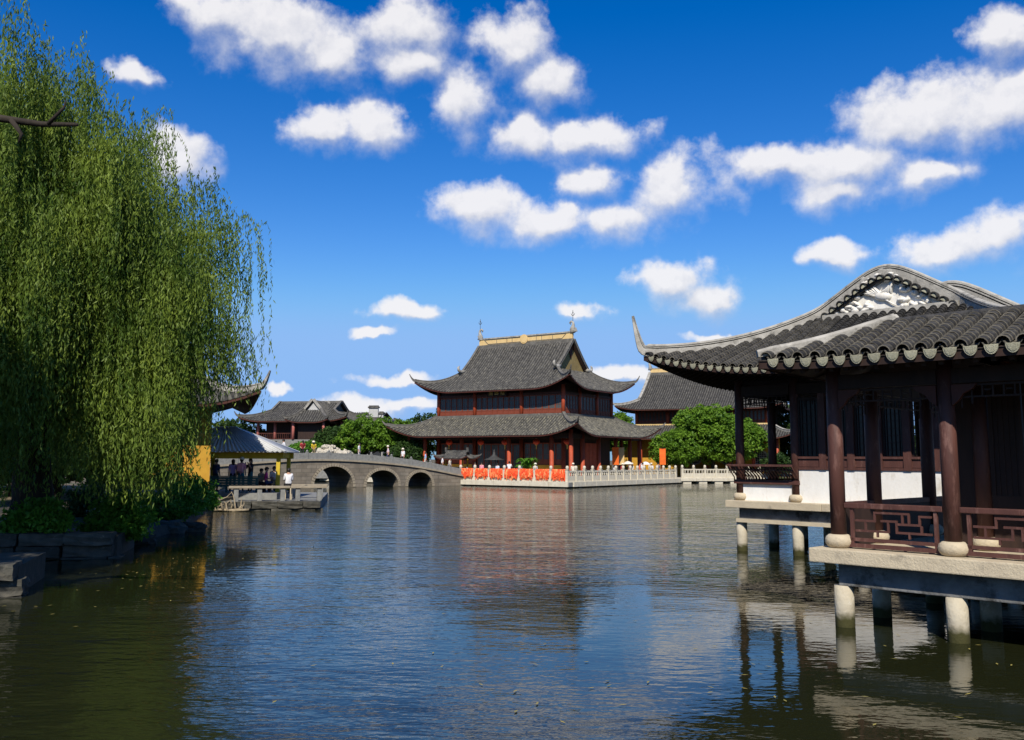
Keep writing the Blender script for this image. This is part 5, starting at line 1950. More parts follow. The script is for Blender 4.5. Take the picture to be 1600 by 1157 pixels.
for tipv, k in arcs:
    p1 = Vector((tipv.x * .45, tipv.y * .45, fork.z + (tipv.z - fork.z) * .75 + .8))
    path = []
    for i in range(9):
        t = i / 8
        path.append(fork * (1 - t) ** 2 + p1 * (2 * t * (1 - t)) + tipv * t * t)
    if k < 46:
        MB().tube(path[:7], [.16 * (1 - .9 * i / 6) * (1.3 if k < 8 else .7) for i in range(7)], 6).build('limb', 'bark', wl)
    out = Vector((tipv.x, tipv.y, 0))
    out = out.normalized() if out.length > .3 else Vector((1, 0, 0))
    for s_i in range(42):
        t = g.uniform(.42, 1.0) ** .7
        i = min(7, int(t * 8))
        p = path[i].lerp(path[i + 1], t * 8 - i)
        p = p + Vector(g.normal(size=3) * .22)
        low = g.uniform(.45, 2.0) if g.random() < .75 else g.uniform(2.0, 4.5)
        if p.x + .34 * p.y > 3.7:
            low = max(low, g.uniform(3.3, 4.3))          # the outer curtain ends higher
        maxl = g.uniform(1.6, 4.6) if p.z > 6 else g.uniform(2.5, 6.0)
        ln = min(maxl, max(.8, p.z - low))
        m = max(8, int(ln / .058))
        sp = out * g.uniform(.1, .42) + Vector((g.normal() * .25, g.normal() * .25, 0))
        rise = g.uniform(.1, .5)
        sway = Vector((g.normal() * .12 + .10, g.normal() * .12, 0))
        f = np.linspace(0, 1, m)
        arch = 1 - np.exp(-f * ln / .55)
        pos = np.array(p)[None, :] + np.outer(arch, np.array(sp)) + np.outer(f ** 2, np.array(sway))
        pos[:, 2] += rise * np.sin(np.minimum(f * ln / .8, 1) * math.pi) * .6 - np.maximum(0, f * ln - .25)
        pos += g.normal(size=pos.shape) * .03
        dd = np.zeros_like(pos)
        dd[:, 2] = -1
        dd += g.normal(size=pos.shape) * .38
        strand_p.append(pos)
        strand_d.append(dd)
P_ = np.concatenate(strand_p)
D_ = np.concatenate(strand_d)
keep = P_[:, 2] > .35
P_, D_ = P_[keep], D_[keep]
put('crown', leaves_mesh('crown', P_, D_, g.uniform(.11, .18, len(P_)), g.uniform(.026, .040, len(P_)), 'willow'), wl)

# tree just outside the left edge: its dark branch reaches in, its crown shades the near ledges
bb = thing('bankside_tree', 'dark branch of a bankside tree reaching in from the upper left picture edge', 'tree', (-9.4, 12.0, .6))
pos, dr, l_ = clump_leaves([(-3.2, .3, 8.3, 2.6, 2.6, 2.0), (-2.6, -2.4, 7.6, 2.2, 2.0, 1.8), (-3.0, 2.6, 8.0, 2.0, 2.0, 1.6)], 420, 46, .5, .22, seed=77)
put('crown', leaves_mesh('crown', pos, dr, l_, l_ * .5, 'leaf_b'), bb)
for q_ in ((-3.2, .3, 8.0), (-2.6, -2.2, 7.4), (-3.0, 2.4, 7.8)):
    MB().tube(limb_path((-.55, -.1, 4.9), q_, .3, 5, 7), [.12, .1, .08, .06, .04, .02], 6).build('limb', 'bark', bb)
MB().tube([(-.6, -.3, -.2), (-.7, -.2, 2.5), (-.55, -.1, 4.9), (-.1, 0, 6.6), (.35, .1, 6.95)], [.24, .2, .17, .13, .11], 9).build('trunk', 'bark', bb)
for pth, r0 in (([(.0, .1, 6.75), (1.6, .1, 6.62), (2.3, .1, 6.46), (3.0, .15, 6.38), (3.5, .1, 6.36)], .085), ([(1.9, .1, 6.58), (2.15, .1, 6.85), (2.2, .15, 7.1)], .04), ([(2.6, .1, 6.42), (2.75, .1, 6.22), (2.72, .1, 6.1)], .04), ([(3.1, .1, 6.37), (3.3, .1, 6.6), (3.32, .1, 6.7)], .03), ([(1.2, .1, 6.66), (1.9, .2, 7.0), (1.95, .2, 7.35), (1.7, .2, 7.7)], .07)):
    MB().tube(pth, [r0 * (1 - .7 * i / (len(pth) - 1)) for i in range(len(pth))], 7).build('limb', 'bark', bb)

# bushes at the water's edge below the willow
for i, (x, y, s_, lab) in enumerate(((-11.9, 32.6, 1.15, 'bright green leafy bush at the waterline, between willow and yellow wall'),
                                    (-13.2, 30.2, 1.0, 'darker leafy bush at the waterline, just left of the bright green one'),
                                    (-12.7, 37.5, .9, 'small green bush at the foot of the yellow gatehouse'),
                                    (-10.5, 25.3, .8, 'green bush spilling over the outer end of the long stone ledge'),
                                    (-12.0, 23.9, .7, 'low bush in front of the willow trunk on the long stone ledge'),
                                    (-14.2, 23.6, .8, 'low bush left of the willow trunk on the long stone ledge'))):
    tree('bush', lab, (x, y, .5), [(0, 0, .55 * s_, 1.0 * s_, .9 * s_, .75 * s_), (.5 * s_, -.2, .35 * s_, .7 * s_, .6 * s_, .5 * s_), (-.5 * s_, -.2, .3 * s_, .7 * s_, .6 * s_, .45 * s_)], .4, .05, 150, 34, .24, .13, 'leaf_c' if i != 1 else 'leaf_b', 'bush', 'bushes along the left bank', 30 + i)
# fallen stones along that bank
for i, (x, y, s_, lab) in enumerate(((-11.5, 31.6, .34, 'low wet rock at the waterline under the bright green bush'), (-10.8, 32.2, .26, 'small rock at the waterline, right end of the bush'), (-12.6, 30.2, .36, 'dark rock at the waterline under the darker bush'), (-10.9, 27.5, .3, 'flat dark rock just beyond the long stone ledge'))):
    o = put('shore_rock', ROCK[i % 4].copy(), None, mtx=Matrix.Translation((x, y, .08)) @ Matrix.Diagonal((s_ * 1.8, s_ * 1.2, s_, 1)))
    o.data.materials[0] = M['stone_wet']
    tag(o, lab, 'rock', 'rocks along the left bank')
structure(MB().add([(-13.4, 26, -.9), (-10.7, 27.2, -.9), (-10.9, 31.9, -.9), (-11.9, 36, -.9), (-13.6, 43.6, -.9), (-18, 44, -.9), (-18, 25, -.9), (-13.2, 26.2, .5), (-11.2, 27.5, .25), (-11.4, 31.8, .3), (-12.3, 36, .45), (-14.2, 43.4, .55), (-18, 44, .7), (-18, 25, .7)],
                   [(7, 8, 9, 10, 11, 12, 13), (0, 1, 8, 7), (1, 2, 9, 8), (2, 3, 10, 9), (3, 4, 11, 10), (4, 5, 12, 11), (5, 6, 13, 12), (6, 0, 7, 13)]).build('bank', 'stone_wet'))

# round tree right of the temple
tree('round_tree', 'round bright green tree in front of the rear hall', (23.6, 109.5, .6), [(0, 0, 5.0, 5.0, 3.6, 3.0), (1.6, -.5, 4.4, 4.6, 3.2, 2.6), (-.8, -.3, 5.9, 3.2, 2.6, 2.2)], 2.2, .35, 700, 62, .62, .34, 'leaf_a', seed=41)
tree('round_tree', 'smaller green tree leaning left of the big round tree', (18.9, 107.5, .6), [(0, 0, 3.4, 2.6, 2.2, 1.9), (-.9, 0, 2.7, 1.9, 1.6, 1.3), (.9, -.3, 2.7, 1.7, 1.6, 1.3)], 1.6, .2, 300, 55, .5, .30, 'leaf_a', seed=43)
# shrubs and trees behind the bridge
VEG = (((-15.6, 103, .5), [(0, 0, 4.8, 3.0, 2.6, 1.9), (-1.6, 0, 4.0, 2.2, 2, 1.6), (1.5, 0, 4.1, 2.2, 2, 1.6)], 'leaf_a', 'broad green tree behind the middle of the bridge'),
       ((-19.3, 104.5, 1.0), [(0, 0, 3.4, 2.6, 2.2, 1.6), (-1.6, 0, 2.9, 1.8, 1.6, 1.2)], 'leaf_b', 'dark green tree behind the rock pile'),
       ((-12.2, 104, .5), [(0, 0, 4.4, 2.6, 2.4, 1.8), (1.2, 0, 3.4, 1.9, 1.8, 1.4)], 'leaf_a', 'green tree left of the temple, above the bridge end'),
       ((-10.9, 101, .5), [(0, 0, 2.4, 1.8, 1.5, 1.4)], 'leaf_b', 'low dark shrub beside the left end of the temple eave'),
       ((-22.4, 102.5, 1.6), [(0, 0, 1.6, 1.9, 1.4, .9)], 'leaf_c', 'low bright shrub left of the rock pile'),
       ((-9.5, 118, .5), [(0, 0, 5.5, 4.2, 3, 2.4), (3, 0, 5.2, 3, 2.6, 2)], 'leaf_b', 'distant dark tree between the temple and the bridge trees'),
       ((12.5, 112, .5), [(0, 0, 5.4, 2.2, 2, 2.2)], 'leaf_a', 'green tree peeping between temple and rear hall'),
       ((-33, 112, .5), [(0, 0, 4, 4, 3, 2.6)], 'leaf_b', 'dark tree left of the background pavilion'))
for i, (lc, el_, mt, lab) in enumerate(VEG):
    tree('garden_tree' if i not in (3, 4) else 'shrub', lab, lc, el_, 1.8, .18, 300, 46, .5, .30, mt, 'tree' if i not in (3, 4) else 'shrub', None, 60 + i)
# garden behind the waterside hall, seen through its lattice, and a treetop over its roof
tree('garden_tree', 'green tree seen through the lattice at the back of the waterside hall', (19.5, 32.0, .6), [(0, 0, 2.6, 2.6, 2.4, 2.2), (2, -1, 3, 2, 2, 2)], 1.5, .15, 260, 46, .42, .24, 'leaf_a', seed=80)
tree('garden_tree', 'treetop just showing above the tiled ridge at the right edge', (24.6, 38.0, .6), [(0, 0, 6.9, 2.6, 2.4, 2.9), (2, 0, 6.6, 2, 2, 2.2)], 4.0, .25, 300, 46, .5, .26, 'leaf_a', seed=83)
# small plants in front of the round window
tree('shrub', 'dark shrub by the round window, seen through the waterside hall', (29.6, 104.6, .6), [(0, 0, 1.5, 1.6, 1.2, 1.2)], .8, .08, 120, 40, .4, .26, 'leaf_b', 'shrub', None, 91)

# trees closing the view behind the left bank and behind the waterside hall
BACK = ((-18.6, 38.5, 3.4, 2.9, 'leaf_b', 'dark tree between willow trunk and yellow gatehouse'), (-23.5, 44, 4.2, 3.4, 'leaf_b', 'dark dense tree behind the willow trunk'), (-29, 52, 4.6, 4.0, 'leaf_b', 'broad dark tree on the far left bank'), (-24, 60, 4.4, 3.6, 'leaf_b', 'dark tree behind the yellow gatehouse'), (-21.5, 33.5, 2.6, 2.4, 'leaf_b', 'low dark tree left of the willow trunk'),
        (30, 44, 4.6, 3.8, 'leaf_b', 'dark tree behind the waterside hall, farthest right'), (34, 58, 4.6, 4.2, 'leaf_b', 'broad dark tree behind the waterside hall'), (40, 78, 4.6, 4.4, 'leaf_b', 'distant dark tree right of the rear hall'), (38, 96, 3.6, 3.6, 'leaf_b', 'dark tree at the right end of the embankment'), (37.5, 121, 5.2, 4.6, 'leaf_b', 'dark tree at the right end of the rear hall'), (22.5, 31.5, 2.2, 2.0, 'leaf_a', 'low green tree close behind the waterside hall'))
for i, (x, y, h_, r_, mt, lab) in enumerate(BACK):
    tree('background_tree', lab, (x, y, .6), [(0, 0, h_, r_, r_, h_ * .72), (r_ * .6, -.3, h_ * .7, r_ * .7, r_ * .7, h_ * .55), (-r_ * .6, .3, h_ * .7, r_ * .7, r_ * .7, h_ * .55)], h_ * .5, .2, 330, 46, r_ * .19, .09 * r_ + .05, mt, 'tree', 'trees closing the view', 120 + i)

# fallen leaves drifting on the pond
gl = np.random.default_rng(8)
cen_ = np.concatenate([np.stack([gl.normal(3.0, 2.2, 60), gl.normal(11.5, 2.5, 60), np.full(60, .012)], 1), np.stack([gl.normal(-7.6, 1.3, 110), gl.uniform(15, 31, 110), np.full(110, .012)], 1), np.stack([gl.uniform(-8, 6, 50), gl.uniform(10, 40, 50), np.full(50, .012)], 1)])
dd_ = np.stack([gl.normal(size=len(cen_)), gl.normal(size=len(cen_)), gl.normal(size=len(cen_)) * .05], 1)
s_ = np.cross(dd_, np.array([0, 0, 1.0]))
s_ /= np.linalg.norm(s_, axis=1)[:, None]
dd_ /= np.linalg.norm(dd_, axis=1)[:, None]
vv = np.stack([cen_ - dd_ * .05, cen_ + s_ * .014, cen_ + dd_ * .05, cen_ - s_ * .014], 1).reshape(-1, 3)
fl = MB().add([tuple(v) for v in vv], [(4 * i, 4 * i + 1, 4 * i + 2, 4 * i + 3) for i in range(len(cen_))]).build('floating_leaves', mat('fallen_leaf', (.34, .27, .07), (.22, .20, .05), rough=.7), kind='stuff')
tag(fl, 'scattered fallen leaves drifting on the pond surface', 'leaves')


# ------------------------------------------------------------------ people
EDG = [('pel', 'spi'), ('spi', 'che'), ('che', 'nec'), ('nec', 'hlo'), ('hlo', 'hmi'), ('hmi', 'hto')]
for s_ in 'LR':
    EDG += [('che', 'sh' + s_), ('sh' + s_, 'el' + s_), ('el' + s_, 'wr' + s_), ('wr' + s_, 'ha' + s_), ('pel', 'hi' + s_), ('hi' + s_, 'kn' + s_), ('kn' + s_, 'an' + s_), ('an' + s_, 'to' + s_)]
GROUP = {}
for a_, b_ in EDG:
    k = b_[:2]
    GROUP[(a_, b_)] = 0 if k in ('sp', 'ch', 'sh', 'el') else (1 if k in ('hi', 'kn', 'an') else (3 if k == 'to' else 2))
RAD = {'pel': (.15, .115), 'spi': (.135, .10), 'che': (.165, .115), 'nec': (.052, .055), 'hlo': (.066, .075), 'hmi': (.082, .098), 'hto': (.062, .072), 'sh': (.064, .064), 'el': (.046, .046), 'wr': (.034, .034), 'ha': (.04, .026), 'hi': (.092, .1), 'kn': (.064, .066), 'an': (.044, .046), 'to': (.042, .032)}


def pose(kind):
    J = {'pel': (0, 0, .92), 'spi': (0, .01, 1.12), 'che': (0, .0, 1.33), 'nec': (0, 0, 1.455), 'hlo': (0, -.02, 1.51), 'hmi': (0, -.025, 1.585), 'hto': (0, -.01, 1.66)}
    arms = {'stand': [(.19, .01, 1.13), (.20, -.05, .90), (.20, -.08, .82)], 'walk': [(.19, .08, 1.14), (.2, .06, .90), (.2, .02, .83)],
            'front': [(.20, -.04, 1.13), (.12, -.24, 1.10), (.07, -.29, 1.12)], 'photo': [(.22, -.10, 1.18), (.12, -.24, 1.44), (.07, -.24, 1.50)]}
    arm = arms['front' if kind in ('sit', 'lean') else kind]
    for i, s in ((1, 'L'), (-1, 'R')):
        J['sh' + s] = (i * .17, 0, 1.385)
        for nm, p in zip(('el', 'wr', 'ha'), arm):
            y = p[1] * (-1 if kind == 'walk' and i < 0 else 1)
            J[nm + s] = (i * p[0], y, p[2])
        if kind == 'sit':
            J['hi' + s], J['kn' + s], J['an' + s], J['to' + s] = (i * .09, -.02, .90), (i * .11, -.44, .93), (i * .11, -.44, .52), (i * .11, -.58, .47)
        elif kind == 'walk':
            J['hi' + s], J['kn' + s], J['an' + s], J['to' + s] = (i * .09, 0, .88), (i * .09, -.14 * i - .04, .49), (i * .09, -.22 * i + .08, .10), (i * .09, -.22 * i - .06, .05)
        else:
            J['hi' + s], J['kn' + s], J['an' + s], J['to' + s] = (i * .09, 0, .88), (i * .105, -.02, .48), (i * .11, .02, .09), (i * .12, -.13, .045)
    if kind == 'lean':
        for nm in list(J):
            if nm in ('spi', 'che', 'nec', 'hlo', 'hmi', 'hto') or nm[:2] in ('sh', 'el', 'wr', 'ha'):
                x, y, z = J[nm]
                a = .55
                J[nm] = (x, y * math.cos(a) - (z - .92) * math.sin(a), .92 + (z - .92) * math.cos(a) + y * math.sin(a))
    if kind == 'sit':
        J = {k: (x, y, z - .47) for k, (x, y, z) in J.items()}
    return J


BODY = {}


def body_mesh(kind):
    J = pose(kind)
    names = list(J)
    me = bpy.data.meshes.new('person_skeleton')
    me.from_pydata([J[n_] for n_ in names], [(names.index(a_), names.index(b_)) for a_, b_ in EDG], [])
    ob = bpy.data.objects.new('person_skeleton', me)
    col.objects.link(ob)
    ob.modifiers.new('skin', 'SKIN')
    for i, n_ in enumerate(names):
        sv_ = me.skin_vertices[0].data[i]
        sv_.radius = RAD.get(n_, RAD.get(n_[:2]))
        sv_.use_root = n_ == 'pel'
    ss = ob.modifiers.new('sub', 'SUBSURF')
    ss.levels = ss.render_levels = 1
    dg = bpy.context.evaluated_depsgraph_get()
    out = bpy.data.meshes.new_from_object(ob.evaluated_get(dg))
    bpy.data.objects.remove(ob)
    segs = [(Vector(J[a_]), Vector(J[b_]), g_) for (a_, b_), g_ in GROUP.items()]
    out.materials.clear()
    for i in range(4):
        out.materials.append(M['skin'])
    for p in out.polygons:
        best, bi = 9, 0
        for a_, b_, g_ in segs:
            t = max(0, min(1, (p.center - a_).dot(b_ - a_) / (b_ - a_).length_squared))
            d = (p.center - a_.lerp(b_, t)).length
            if d < best:
                best, bi = d, g_
        p.material_index = bi
        p.use_smooth = True
    return out, J


M['skin'] = mat('skin', (.42, .25, .17), (.38, .22, .15), rough=.6)
M['hair'] = mat('black_hair', (.012, .01, .009), (.02, .017, .015), rough=.5)
M['shoe'] = mat('dark_shoe', (.03, .028, .026), rough=.6)
M['straw'] = mat('pale_hat_cloth', (.72, .66, .52), (.6, .54, .42), rough=.9)
CLOTH = {}


def cloth(c):
    if c not in CLOTH:
        CLOTH[c] = mat('cloth_%d' % len(CLOTH), c, tuple(x * .8 for x in c), scale=6, rough=.85)
    return CLOTH[c]


WHT, BLK_, PINK, MAG, PUR, TEAL_, GRY, YEL, RED_, BLU, CRM, NVY, KHA = (.75, .75, .76), (.025, .025, .03), (.80, .30, .36), (.62, .06, .25), (.46, .32, .62), (.03, .15, .17), (.55, .54, .52), (.75, .55, .04), (.42, .04, .05), (.30, .48, .75), (.72, .66, .52), (.03, .04, .10), (.30, .24, .15)


def hair_mesh(J, long_):
    c = Vector(J['hmi']) + Vector((0, .012, .01))
    mb = MB()
    vs, fs = [], []
    n, k = 14, 6
    for j in range(k + 1):
        ph = math.pi / 2 * (1 - j / k * (1.0))
        for i in range(n):
            a = 2 * math.pi * i / n
            back = max(0, math.sin(a))
            th_ = math.pi * .5 * (j / k) * (1.0 + .75 * back + .1)
            vs.append(c + Vector((.098 * math.sin(th_) * math.cos(a), .115 * math.sin(th_) * math.sin(a), .112 * math.cos(th_) - (long_ * .22 * back * (j / k) ** 2))))
    for j in range(k):
        for i in range(n):
            fs.append((j * n + i, j * n + (i + 1) % n, (j + 1) * n + (i + 1) % n, (j + 1) * n + i))
    mb.add(vs, fs, True)
    return mb


def hat_mesh(J, wide):
    c = Vector(J['hmi'])
    return MB().lathe(c.x, c.y, [(wide, c.z + .03), (wide * .98, c.z + .045), (.115, c.z + .06), (.108, c.z + .13), (.07, c.z + .165), (.0, c.z + .17)], 16)


def person(label, x, y, z, face, kind, top, trousers, hat=None, long_=0, h=1.0, pack=None):
    """face: heading in degrees, 0 = towards the camera (-Y)"""
    if kind not in BODY:
        BODY[kind] = body_mesh(kind)
    me, J = BODY[kind]
    root = thing('person', label, 'person', (x, y, z), R(face), 'visitors at the temple pond')
    o = put('body', me, root)
    for i, m_ in enumerate((cloth(top), cloth(trousers), M['skin'], M['shoe'])):
        o.material_slots[i].link = 'OBJECT'
        o.material_slots[i].material = m_
    hair_mesh(J, long_).build('hair', 'hair', root)
    if hat:
        hat_mesh(J, .17 if hat == 'brim' else .125).build('hat', 'straw', root)
    if pack:
        c = Vector(J['che'])
        MB().box(-.15, .15, c.y + .10, c.y + .24, c.z - .30, c.z + .10).build('backpack', cloth(pack), root, bevel=.03)
    root.scale = (h, h, h)
    return root


structure(MB().box(-16.6, -11.9, 47.75, 52.4, .3, .72).build('step', 'stone_grey'))
person('person in dark blue clothes half hidden beside the yellow wall', -15.35, 48.75, .72, 160, 'stand', NVY, BLK_)
person('person in lilac top and dark vest behind the teal counter', -14.55, 49.0, .72, 200, 'stand', PUR, BLK_, long_=1)
person('person with pink backpack and white cap behind the teal counter', -14.05, 48.8, .72, 175, 'stand', PINK, TEAL_, hat='cap', pack=(.8, .33, .36), h=1.04)
person('person with long dark hair and black jacket, right of the pink backpack', -13.66, 49.1, .72, -40, 'front' if False else 'photo', BLK_, TEAL_, long_=1, h=1.03)
person('person in brown crouched at the table left of the magenta top', -13.2, 49.5, .72, 60, 'sit', KHA, BLK_)
person('seated person in a magenta top under the shelter', -12.85, 49.2, .76, 110, 'sit', MAG, NVY, h=1.03)
person('seated person in a grey-white top beside the magenta one', -12.55, 49.6, .80, 30, 'sit', GRY, KHA, h=1.03)
person('person in white shirt and black trousers seated outside the yellow post', -11.3, 47.6, .70, 200, 'sit', WHT, BLK_, h=1.05)
for x_, y_, zz, w_, lab in ((-13.2, 49.62, .72, .36, 'low wooden stool under the crouched person in brown'), (-12.85, 49.3, .72, .36, 'low wooden stool under the person in magenta'), (-12.55, 49.55, .72, .36, 'low wooden stool under the person in grey-white'), (-11.3, 47.65, .405, .6, 'low stone stool under the person in white outside the shelter')):
    st = thing('stool', lab, 'stool', (x_, y_, zz), 0, 'stools under the shelter')
    MB().box(-.2, .2, -.2, .2, w_, w_ + .05).build('seat', 'wood_mid' if zz > .5 else 'stone', st)
    for a_, b_ in ((-.16, -.16), (.16, -.16), (.16, .16), (-.16, .16)):
        MB().box(a_ - .025, a_ + .025, b_ - .025, b_ + .025, 0, w_).build('leg', 'wood_mid' if zz > .5 else 'stone', st)
BF = frame(-4.9, 88.5, BR_RZ)


def bridge_person(lx, label, *a_, **kw):
    p = BF(lx, 1.3)
    person(label, p.x, p.y, bdeck(lx), *a_, **kw)


bridge_person(-17.6, 'person in dark clothes on the bridge, behind the shelter roof corner', 30, 'stand', BLK_, NVY, long_=1)
bridge_person(-16.9, 'person in white shirt on the bridge, just right of the shelter roof', -60, 'walk', WHT, BLK_, h=1.07)
bridge_person(-15.2, 'person in dark red leaning over the bridge parapet', 20, 'lean', RED_, BLK_, h=1.05)
bridge_person(-14.1, 'person in yellow with a straw hat in front of the rock pile', 0, 'lean', YEL, KHA, hat='brim')
bridge_person(-9.8, 'person in white shirt on the bridge between first and second arches', 80, 'stand', WHT, GRY, h=.97)
bridge_person(-6.9, 'person in pale pink and white walking on the bridge with a cap', -80, 'walk', (.72, .58, .62), NVY, hat='cap', h=.97)
bridge_person(-5.35, 'person in white with a straw hat on the bridge above the smallest arch', -30, 'stand', WHT, BLK_, hat='brim', h=.93)
bridge_person(-2.95, 'person in pale blue on the sloping right end of the bridge', 90, 'walk', BLU, CRM, h=.96)
bridge_person(-1.1, 'person in white and dark trousers stepping off the bridge, left one', 100, 'walk', WHT, BLK_, h=.92)
bridge_person(-.25, 'person in cream top stepping off the bridge, beside the balustrade', 60, 'stand', CRM, BLK_, h=.9)


def temple_person(lx, ly, label, *a_, z=.50, **kw):
    p = TW(lx, ly)
    person(label, p.x, p.y, z, *a_, **kw)


temple_person(-12.6, 3.2, 'person in dark top and white sleeves near the long incense burner', 40, 'stand', NVY, BLK_)
temple_person(-11.2, 2.4, 'person in a pink top behind the ribbons on the terrace', -20, 'front' if False else 'stand', PINK, BLK_, long_=1)
temple_person(-9.75, 3.0, 'shorter person in pale blue left of the temple front column', 150, 'stand', (.6, .68, .8), BLK_, h=.95)
temple_person(-9.2, 4.2, 'tall person in white between the round censer and the front column', 170, 'photo', WHT, NVY, h=1.07)
temple_person(-8.3, 4.8, 'person in grey-blue standing just left of the front column', 200, 'walk', (.4, .5, .6), BLK_, h=1.05)
temple_person(-4.3, 1.3, 'person with white sun hat behind the ribbons, right of the cycad', 20, 'stand', WHT, CRM, hat='brim', h=.97)
temple_person(-2.2, 4.5, 'person in cream by the corner column of the terrace', 0, 'stand', CRM, BLK_, hat='cap', h=.98)
temple_person(-1.5, 11.2, 'person in white and black, alone left of the crowd on the side terrace', 70, 'walk', WHT, BLK_, h=.85)
for i, (lx, ly, f_, k_, tp_, tr_, ht, lab) in enumerate((
        (-1.7, 13.3, 30, 'stand', RED_, BLK_, 'brim', 'person in dark red with a white hat at the left of the side crowd'),
        (-1.2, 14.4, 10, 'stand', CRM, KHA, 'brim', 'person in cream with pale hat in front of the orange banner'),
        (-1.9, 15.5, -30, 'photo', WHT, BLK_, 'brim', 'person in white raising both arms, in the side crowd'),
        (-1.3, 17.0, 20, 'stand', WHT, NVY, None, 'bareheaded person in white in the middle of the side crowd'),
        (-1.9, 17.9, 60, 'walk', (.42, .05, .08), BLK_, None, 'person in crimson walking in the side crowd'),
        (-1.2, 18.8, -10, 'stand', WHT, GRY, 'cap', 'person in white with a white cap, right part of the side crowd'),
        (-1.8, 19.7, 40, 'stand', (.7, .7, .6), KHA, None, 'person in pale khaki near the right end of the side crowd'),
        (-1.3, 20.6, 0, 'stand', (.14, .13, .2), BLK_, None, 'dark-clothed person at the right end of the side crowd'))):
    temple_person(lx, ly, lab, f_, k_, tp_, tr_, hat=ht, h=.97 + .02 * (i % 4))


def umbrella(label, lx, ly, z, c):
    p = TW(lx, ly)
    u = thing('umbrella', label, 'umbrella', (p.x, p.y, z), 0, 'sun umbrellas on the side terrace')
    n = 8
    vs, fs = [], []
    for j in range(5):
        for i in range(n * 2):
            a = 2 * math.pi * i / (n * 2)
            rr_ = .56 * j / 4 * (1 if i % 2 == 0 else .93)
            vs.append((rr_ * math.cos(a), rr_ * math.sin(a), .34 - .30 * (j / 4) ** 1.7))
    for j in range(4):
        for i in range(n * 2):
            fs.append((j * n * 2 + i, j * n * 2 + (i + 1) % (n * 2), (j + 1) * n * 2 + (i + 1) % (n * 2), (j + 1) * n * 2 + i))
    MB().add(vs, fs).build('canopy', cloth(c), u)
    MB().tube([(0, 0, -.75), (0, 0, .40)], .012, 5).build('shaft', 'iron', u)


umbrella('white umbrella held low over the middle of the side crowd', -1.35, 17.75, 2.0, (.82, .80, .78))
umbrella('cream umbrella held at the left of the side crowd', -1.45, 14.0, 2.05, (.78, .72, .60))

# ------------------------------------------------------------------ temple furnishings
LANT = MB().lathe(0, 0, [(.10, -.30), (.13, -.28), (.30, -.16), (.36, 0), (.30, .16), (.13, .28), (.10, .30)], 14).mesh('lantern_body')
LANT.materials.append(M['lantern'])
CAPM = MB().lathe(0, 0, [(.11, .30), (.12, .36), (.02, .37), (.015, .8)], 8).lathe(0, 0, [(.02, -.75), (.05, -.6), (.03, -.37), (.11, -.36), (.11, -.30)], 8).mesh('lantern_fittings')
CAPM.materials.append(M['gold'])
for i, (lx, ly) in enumerate(((-19.6, 7.9), (-15.4, 7.9), (-8.5, 7.9), (-4.9, 7.9), (-12.6, 8.3))):
    p = TW(lx, ly, 4.25)
    l_ = thing('lantern', ['red lantern under the left bay of the lower eave', 'red lantern right of the long incense burner', 'red lantern above the cycad', 'red lantern at the temple corner', 'red lantern over the temple doorway'][i], 'lantern', p, 0, 'red lanterns under the temple eave')
    put('body', LANT, l_)
    put('fittings', CAPM, l_)
# long incense burner with its own little tiled roof
p = TW(-15.2, 3.6)
ib = thing('incense_burner', 'long cast iron incense burner with tiled roof near the bridge', 'incense burner', (p.x, p.y, .5), TRZ)
MB().box(-1.1, 1.1, -.45, .45, .75, 1.15).box(-1.2, 1.2, -.52, .52, 1.15, 1.22).build('trough', 'iron', ib, bevel=.02)
for a_ in (-1, 1):
    for b_ in (-1, 1):
        MB().tube([(a_ * .95, b_ * .35, .76), (a_ * 1.02, b_ * .4, .4), (a_ * .95, b_ * .42, 0)], [.12, .09, .08], 8).build('leg', 'iron', ib)
        MB().box(a_ * 1.05 - .06, a_ * 1.05 + .06, b_ * .4 - .06, b_ * .4 + .06, 1.22, 2.1).build('post', 'yellow', ib)
rfb = Roof(1.95, 1.0, .6, 2.05, .65, .3, .28, .9, .15)
dkb = far_roof(ib, rfb, pitch=.17, r=.045, tile='tile', tip=(.2, .2), nd=5, rw=.1, rh=.1)
MB().box(-1.4, 1.4, -.07, .07, 2.66, 2.86).build('main_ridge', 'tile', dkb)
for a_ in (-1, 1):
    MB().box(a_ * 1.35 - .08, a_ * 1.35 + .08, -.1, .1, 2.7, 3.15).build('ridge_end', 'tile', dkb)
# round censer with pagoda lid
p = TW(-11.6, 5.0)
rc = thing('round_censer', 'round dark censer with pointed lid in front of the temple doorway', 'censer', (p.x, p.y, .5))
MB().lathe(0, 0, [(.42, .55), (.6, .7), (.68, 1.0), (.6, 1.25), (.66, 1.3)], 18).build('bowl', 'iron', rc)
for i in range(3):
    a = 2.1 * i + .3
    MB().tube([(.4 * math.cos(a), .4 * math.sin(a), .65), (.55 * math.cos(a), .55 * math.sin(a), .3), (.5 * math.cos(a), .5 * math.sin(a), 0)], [.1, .08, .07], 7).build('leg', 'iron', rc)
    MB().tube([(.5 * math.cos(a + .5), .5 * math.sin(a + .5), 1.28), (.5 * math.cos(a + .5), .5 * math.sin(a + .5), 1.9)], .05, 6).build('post', 'iron', rc)
MB().lathe(0, 0, [(1.0, 1.92), (.98, 1.97), (.6, 2.1), (.3, 2.3), (.12, 2.5), (.14, 2.62), (.05, 2.7), (.08, 2.8), (.0, 3.0)], 16).build('lid', 'iron', rc)
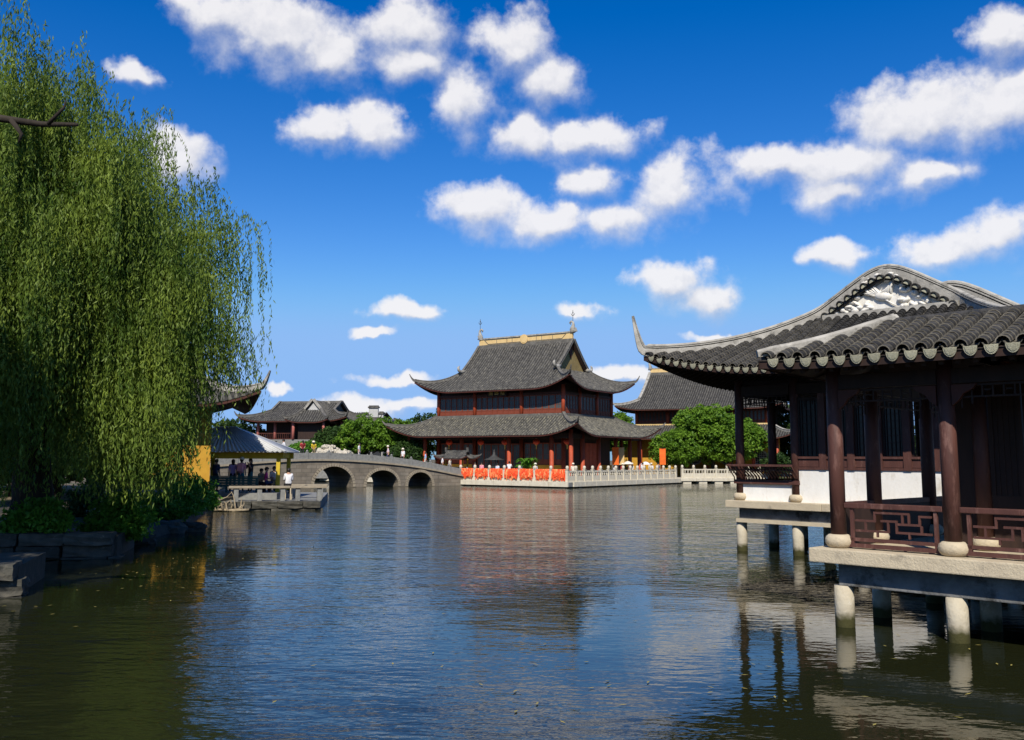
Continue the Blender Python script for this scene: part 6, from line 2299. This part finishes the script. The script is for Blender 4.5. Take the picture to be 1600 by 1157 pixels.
# cycad in a pot
p = TW(-6.6, 3.4)
cy = thing('cycad', 'potted cycad with arching fronds behind the ribbons on the terrace', 'plant', (p.x, p.y, .5))
MB().lathe(0, 0, [(.4, 0), (.55, .35), (.6, .6), (.52, .6)], 14).build('pot', 'stone_grey', cy)
MB().lathe(0, 0, [(.2, .55), (.22, .8), (.15, 1.1)], 10).build('trunk', 'bark', cy)
rr = random.Random(17)
for k in range(44):
    a = 2 * math.pi * k / 44 * 5.03
    r1 = rr.uniform(.9, 1.45)
    e = rr.uniform(.25, 1.1)
    pts = [Vector((math.cos(a) * r1 * t, math.sin(a) * r1 * t, 1.05 + e * 1.1 * math.sin(t * 2.1) - .25 * t * t)) for t in (0, .25, .5, .75, 1)]
    vs, fs = [], []
    s_ = Vector((-math.sin(a), math.cos(a), 0))
    for i, q_ in enumerate(pts):
        w = (.05, .13, .15, .12, .02)[i]
        vs += [q_ + s_ * w + Vector((0, 0, .05)), q_, q_ - s_ * w + Vector((0, 0, .05))]
    for i in range(4):
        fs += [(3 * i, 3 * i + 1, 3 * i + 4, 3 * i + 3), (3 * i + 1, 3 * i + 2, 3 * i + 5, 3 * i + 4)]
    MB().add(vs, fs, True).build('frond', 'leaf_c', cy)
MB().lathe(0, 0, [(.12, 1.5), (.2, 1.75), (.14, 2.0), (.03, 2.1)], 8).build('flower', 'ribbon', cy)
# orange banners hanging at the side of the temple
for i, (lx, ly, c, lab) in enumerate(((-3.5, 15.2, 'orange', 'orange cloth banner hanging among the side columns'), (-3.5, 16.4, 'cream', 'yellow cloth banner hanging right of the orange one'), (-2.6, 24.5, 'orange', 'orange banner glimpsed left of the small green tree'))):
    p = TW(lx, ly, 1.9)
    mb = MB()
    vs, fs = [], []
    for j in range(7):
        vs += [(-.34, .03 * math.sin(j * 1.3), 1.9 - .3 * j), (0, .05 * math.cos(j), 1.9 - .3 * j), (.34, .03 * math.sin(j * 1.7), 1.9 - .3 * j)]
    for j in range(6):
        fs += [(3 * j, 3 * j + 1, 3 * j + 4, 3 * j + 3), (3 * j + 1, 3 * j + 2, 3 * j + 5, 3 * j + 4)]
    b_ = thing('banner', lab, 'banner', p, R(-10), 'cloth banners beside the temple')
    MB().add(vs, fs, True).build('cloth', c, b_)
    MB().tube([(-.4, 0, 1.92), (.4, 0, 1.92)], .025, 6).build('rod', 'wood_mid', b_)
    MB().tube([(0, 0, 1.92), (0, 0, 2.75)], .015, 5).build('cord', 'wood_mid', b_)
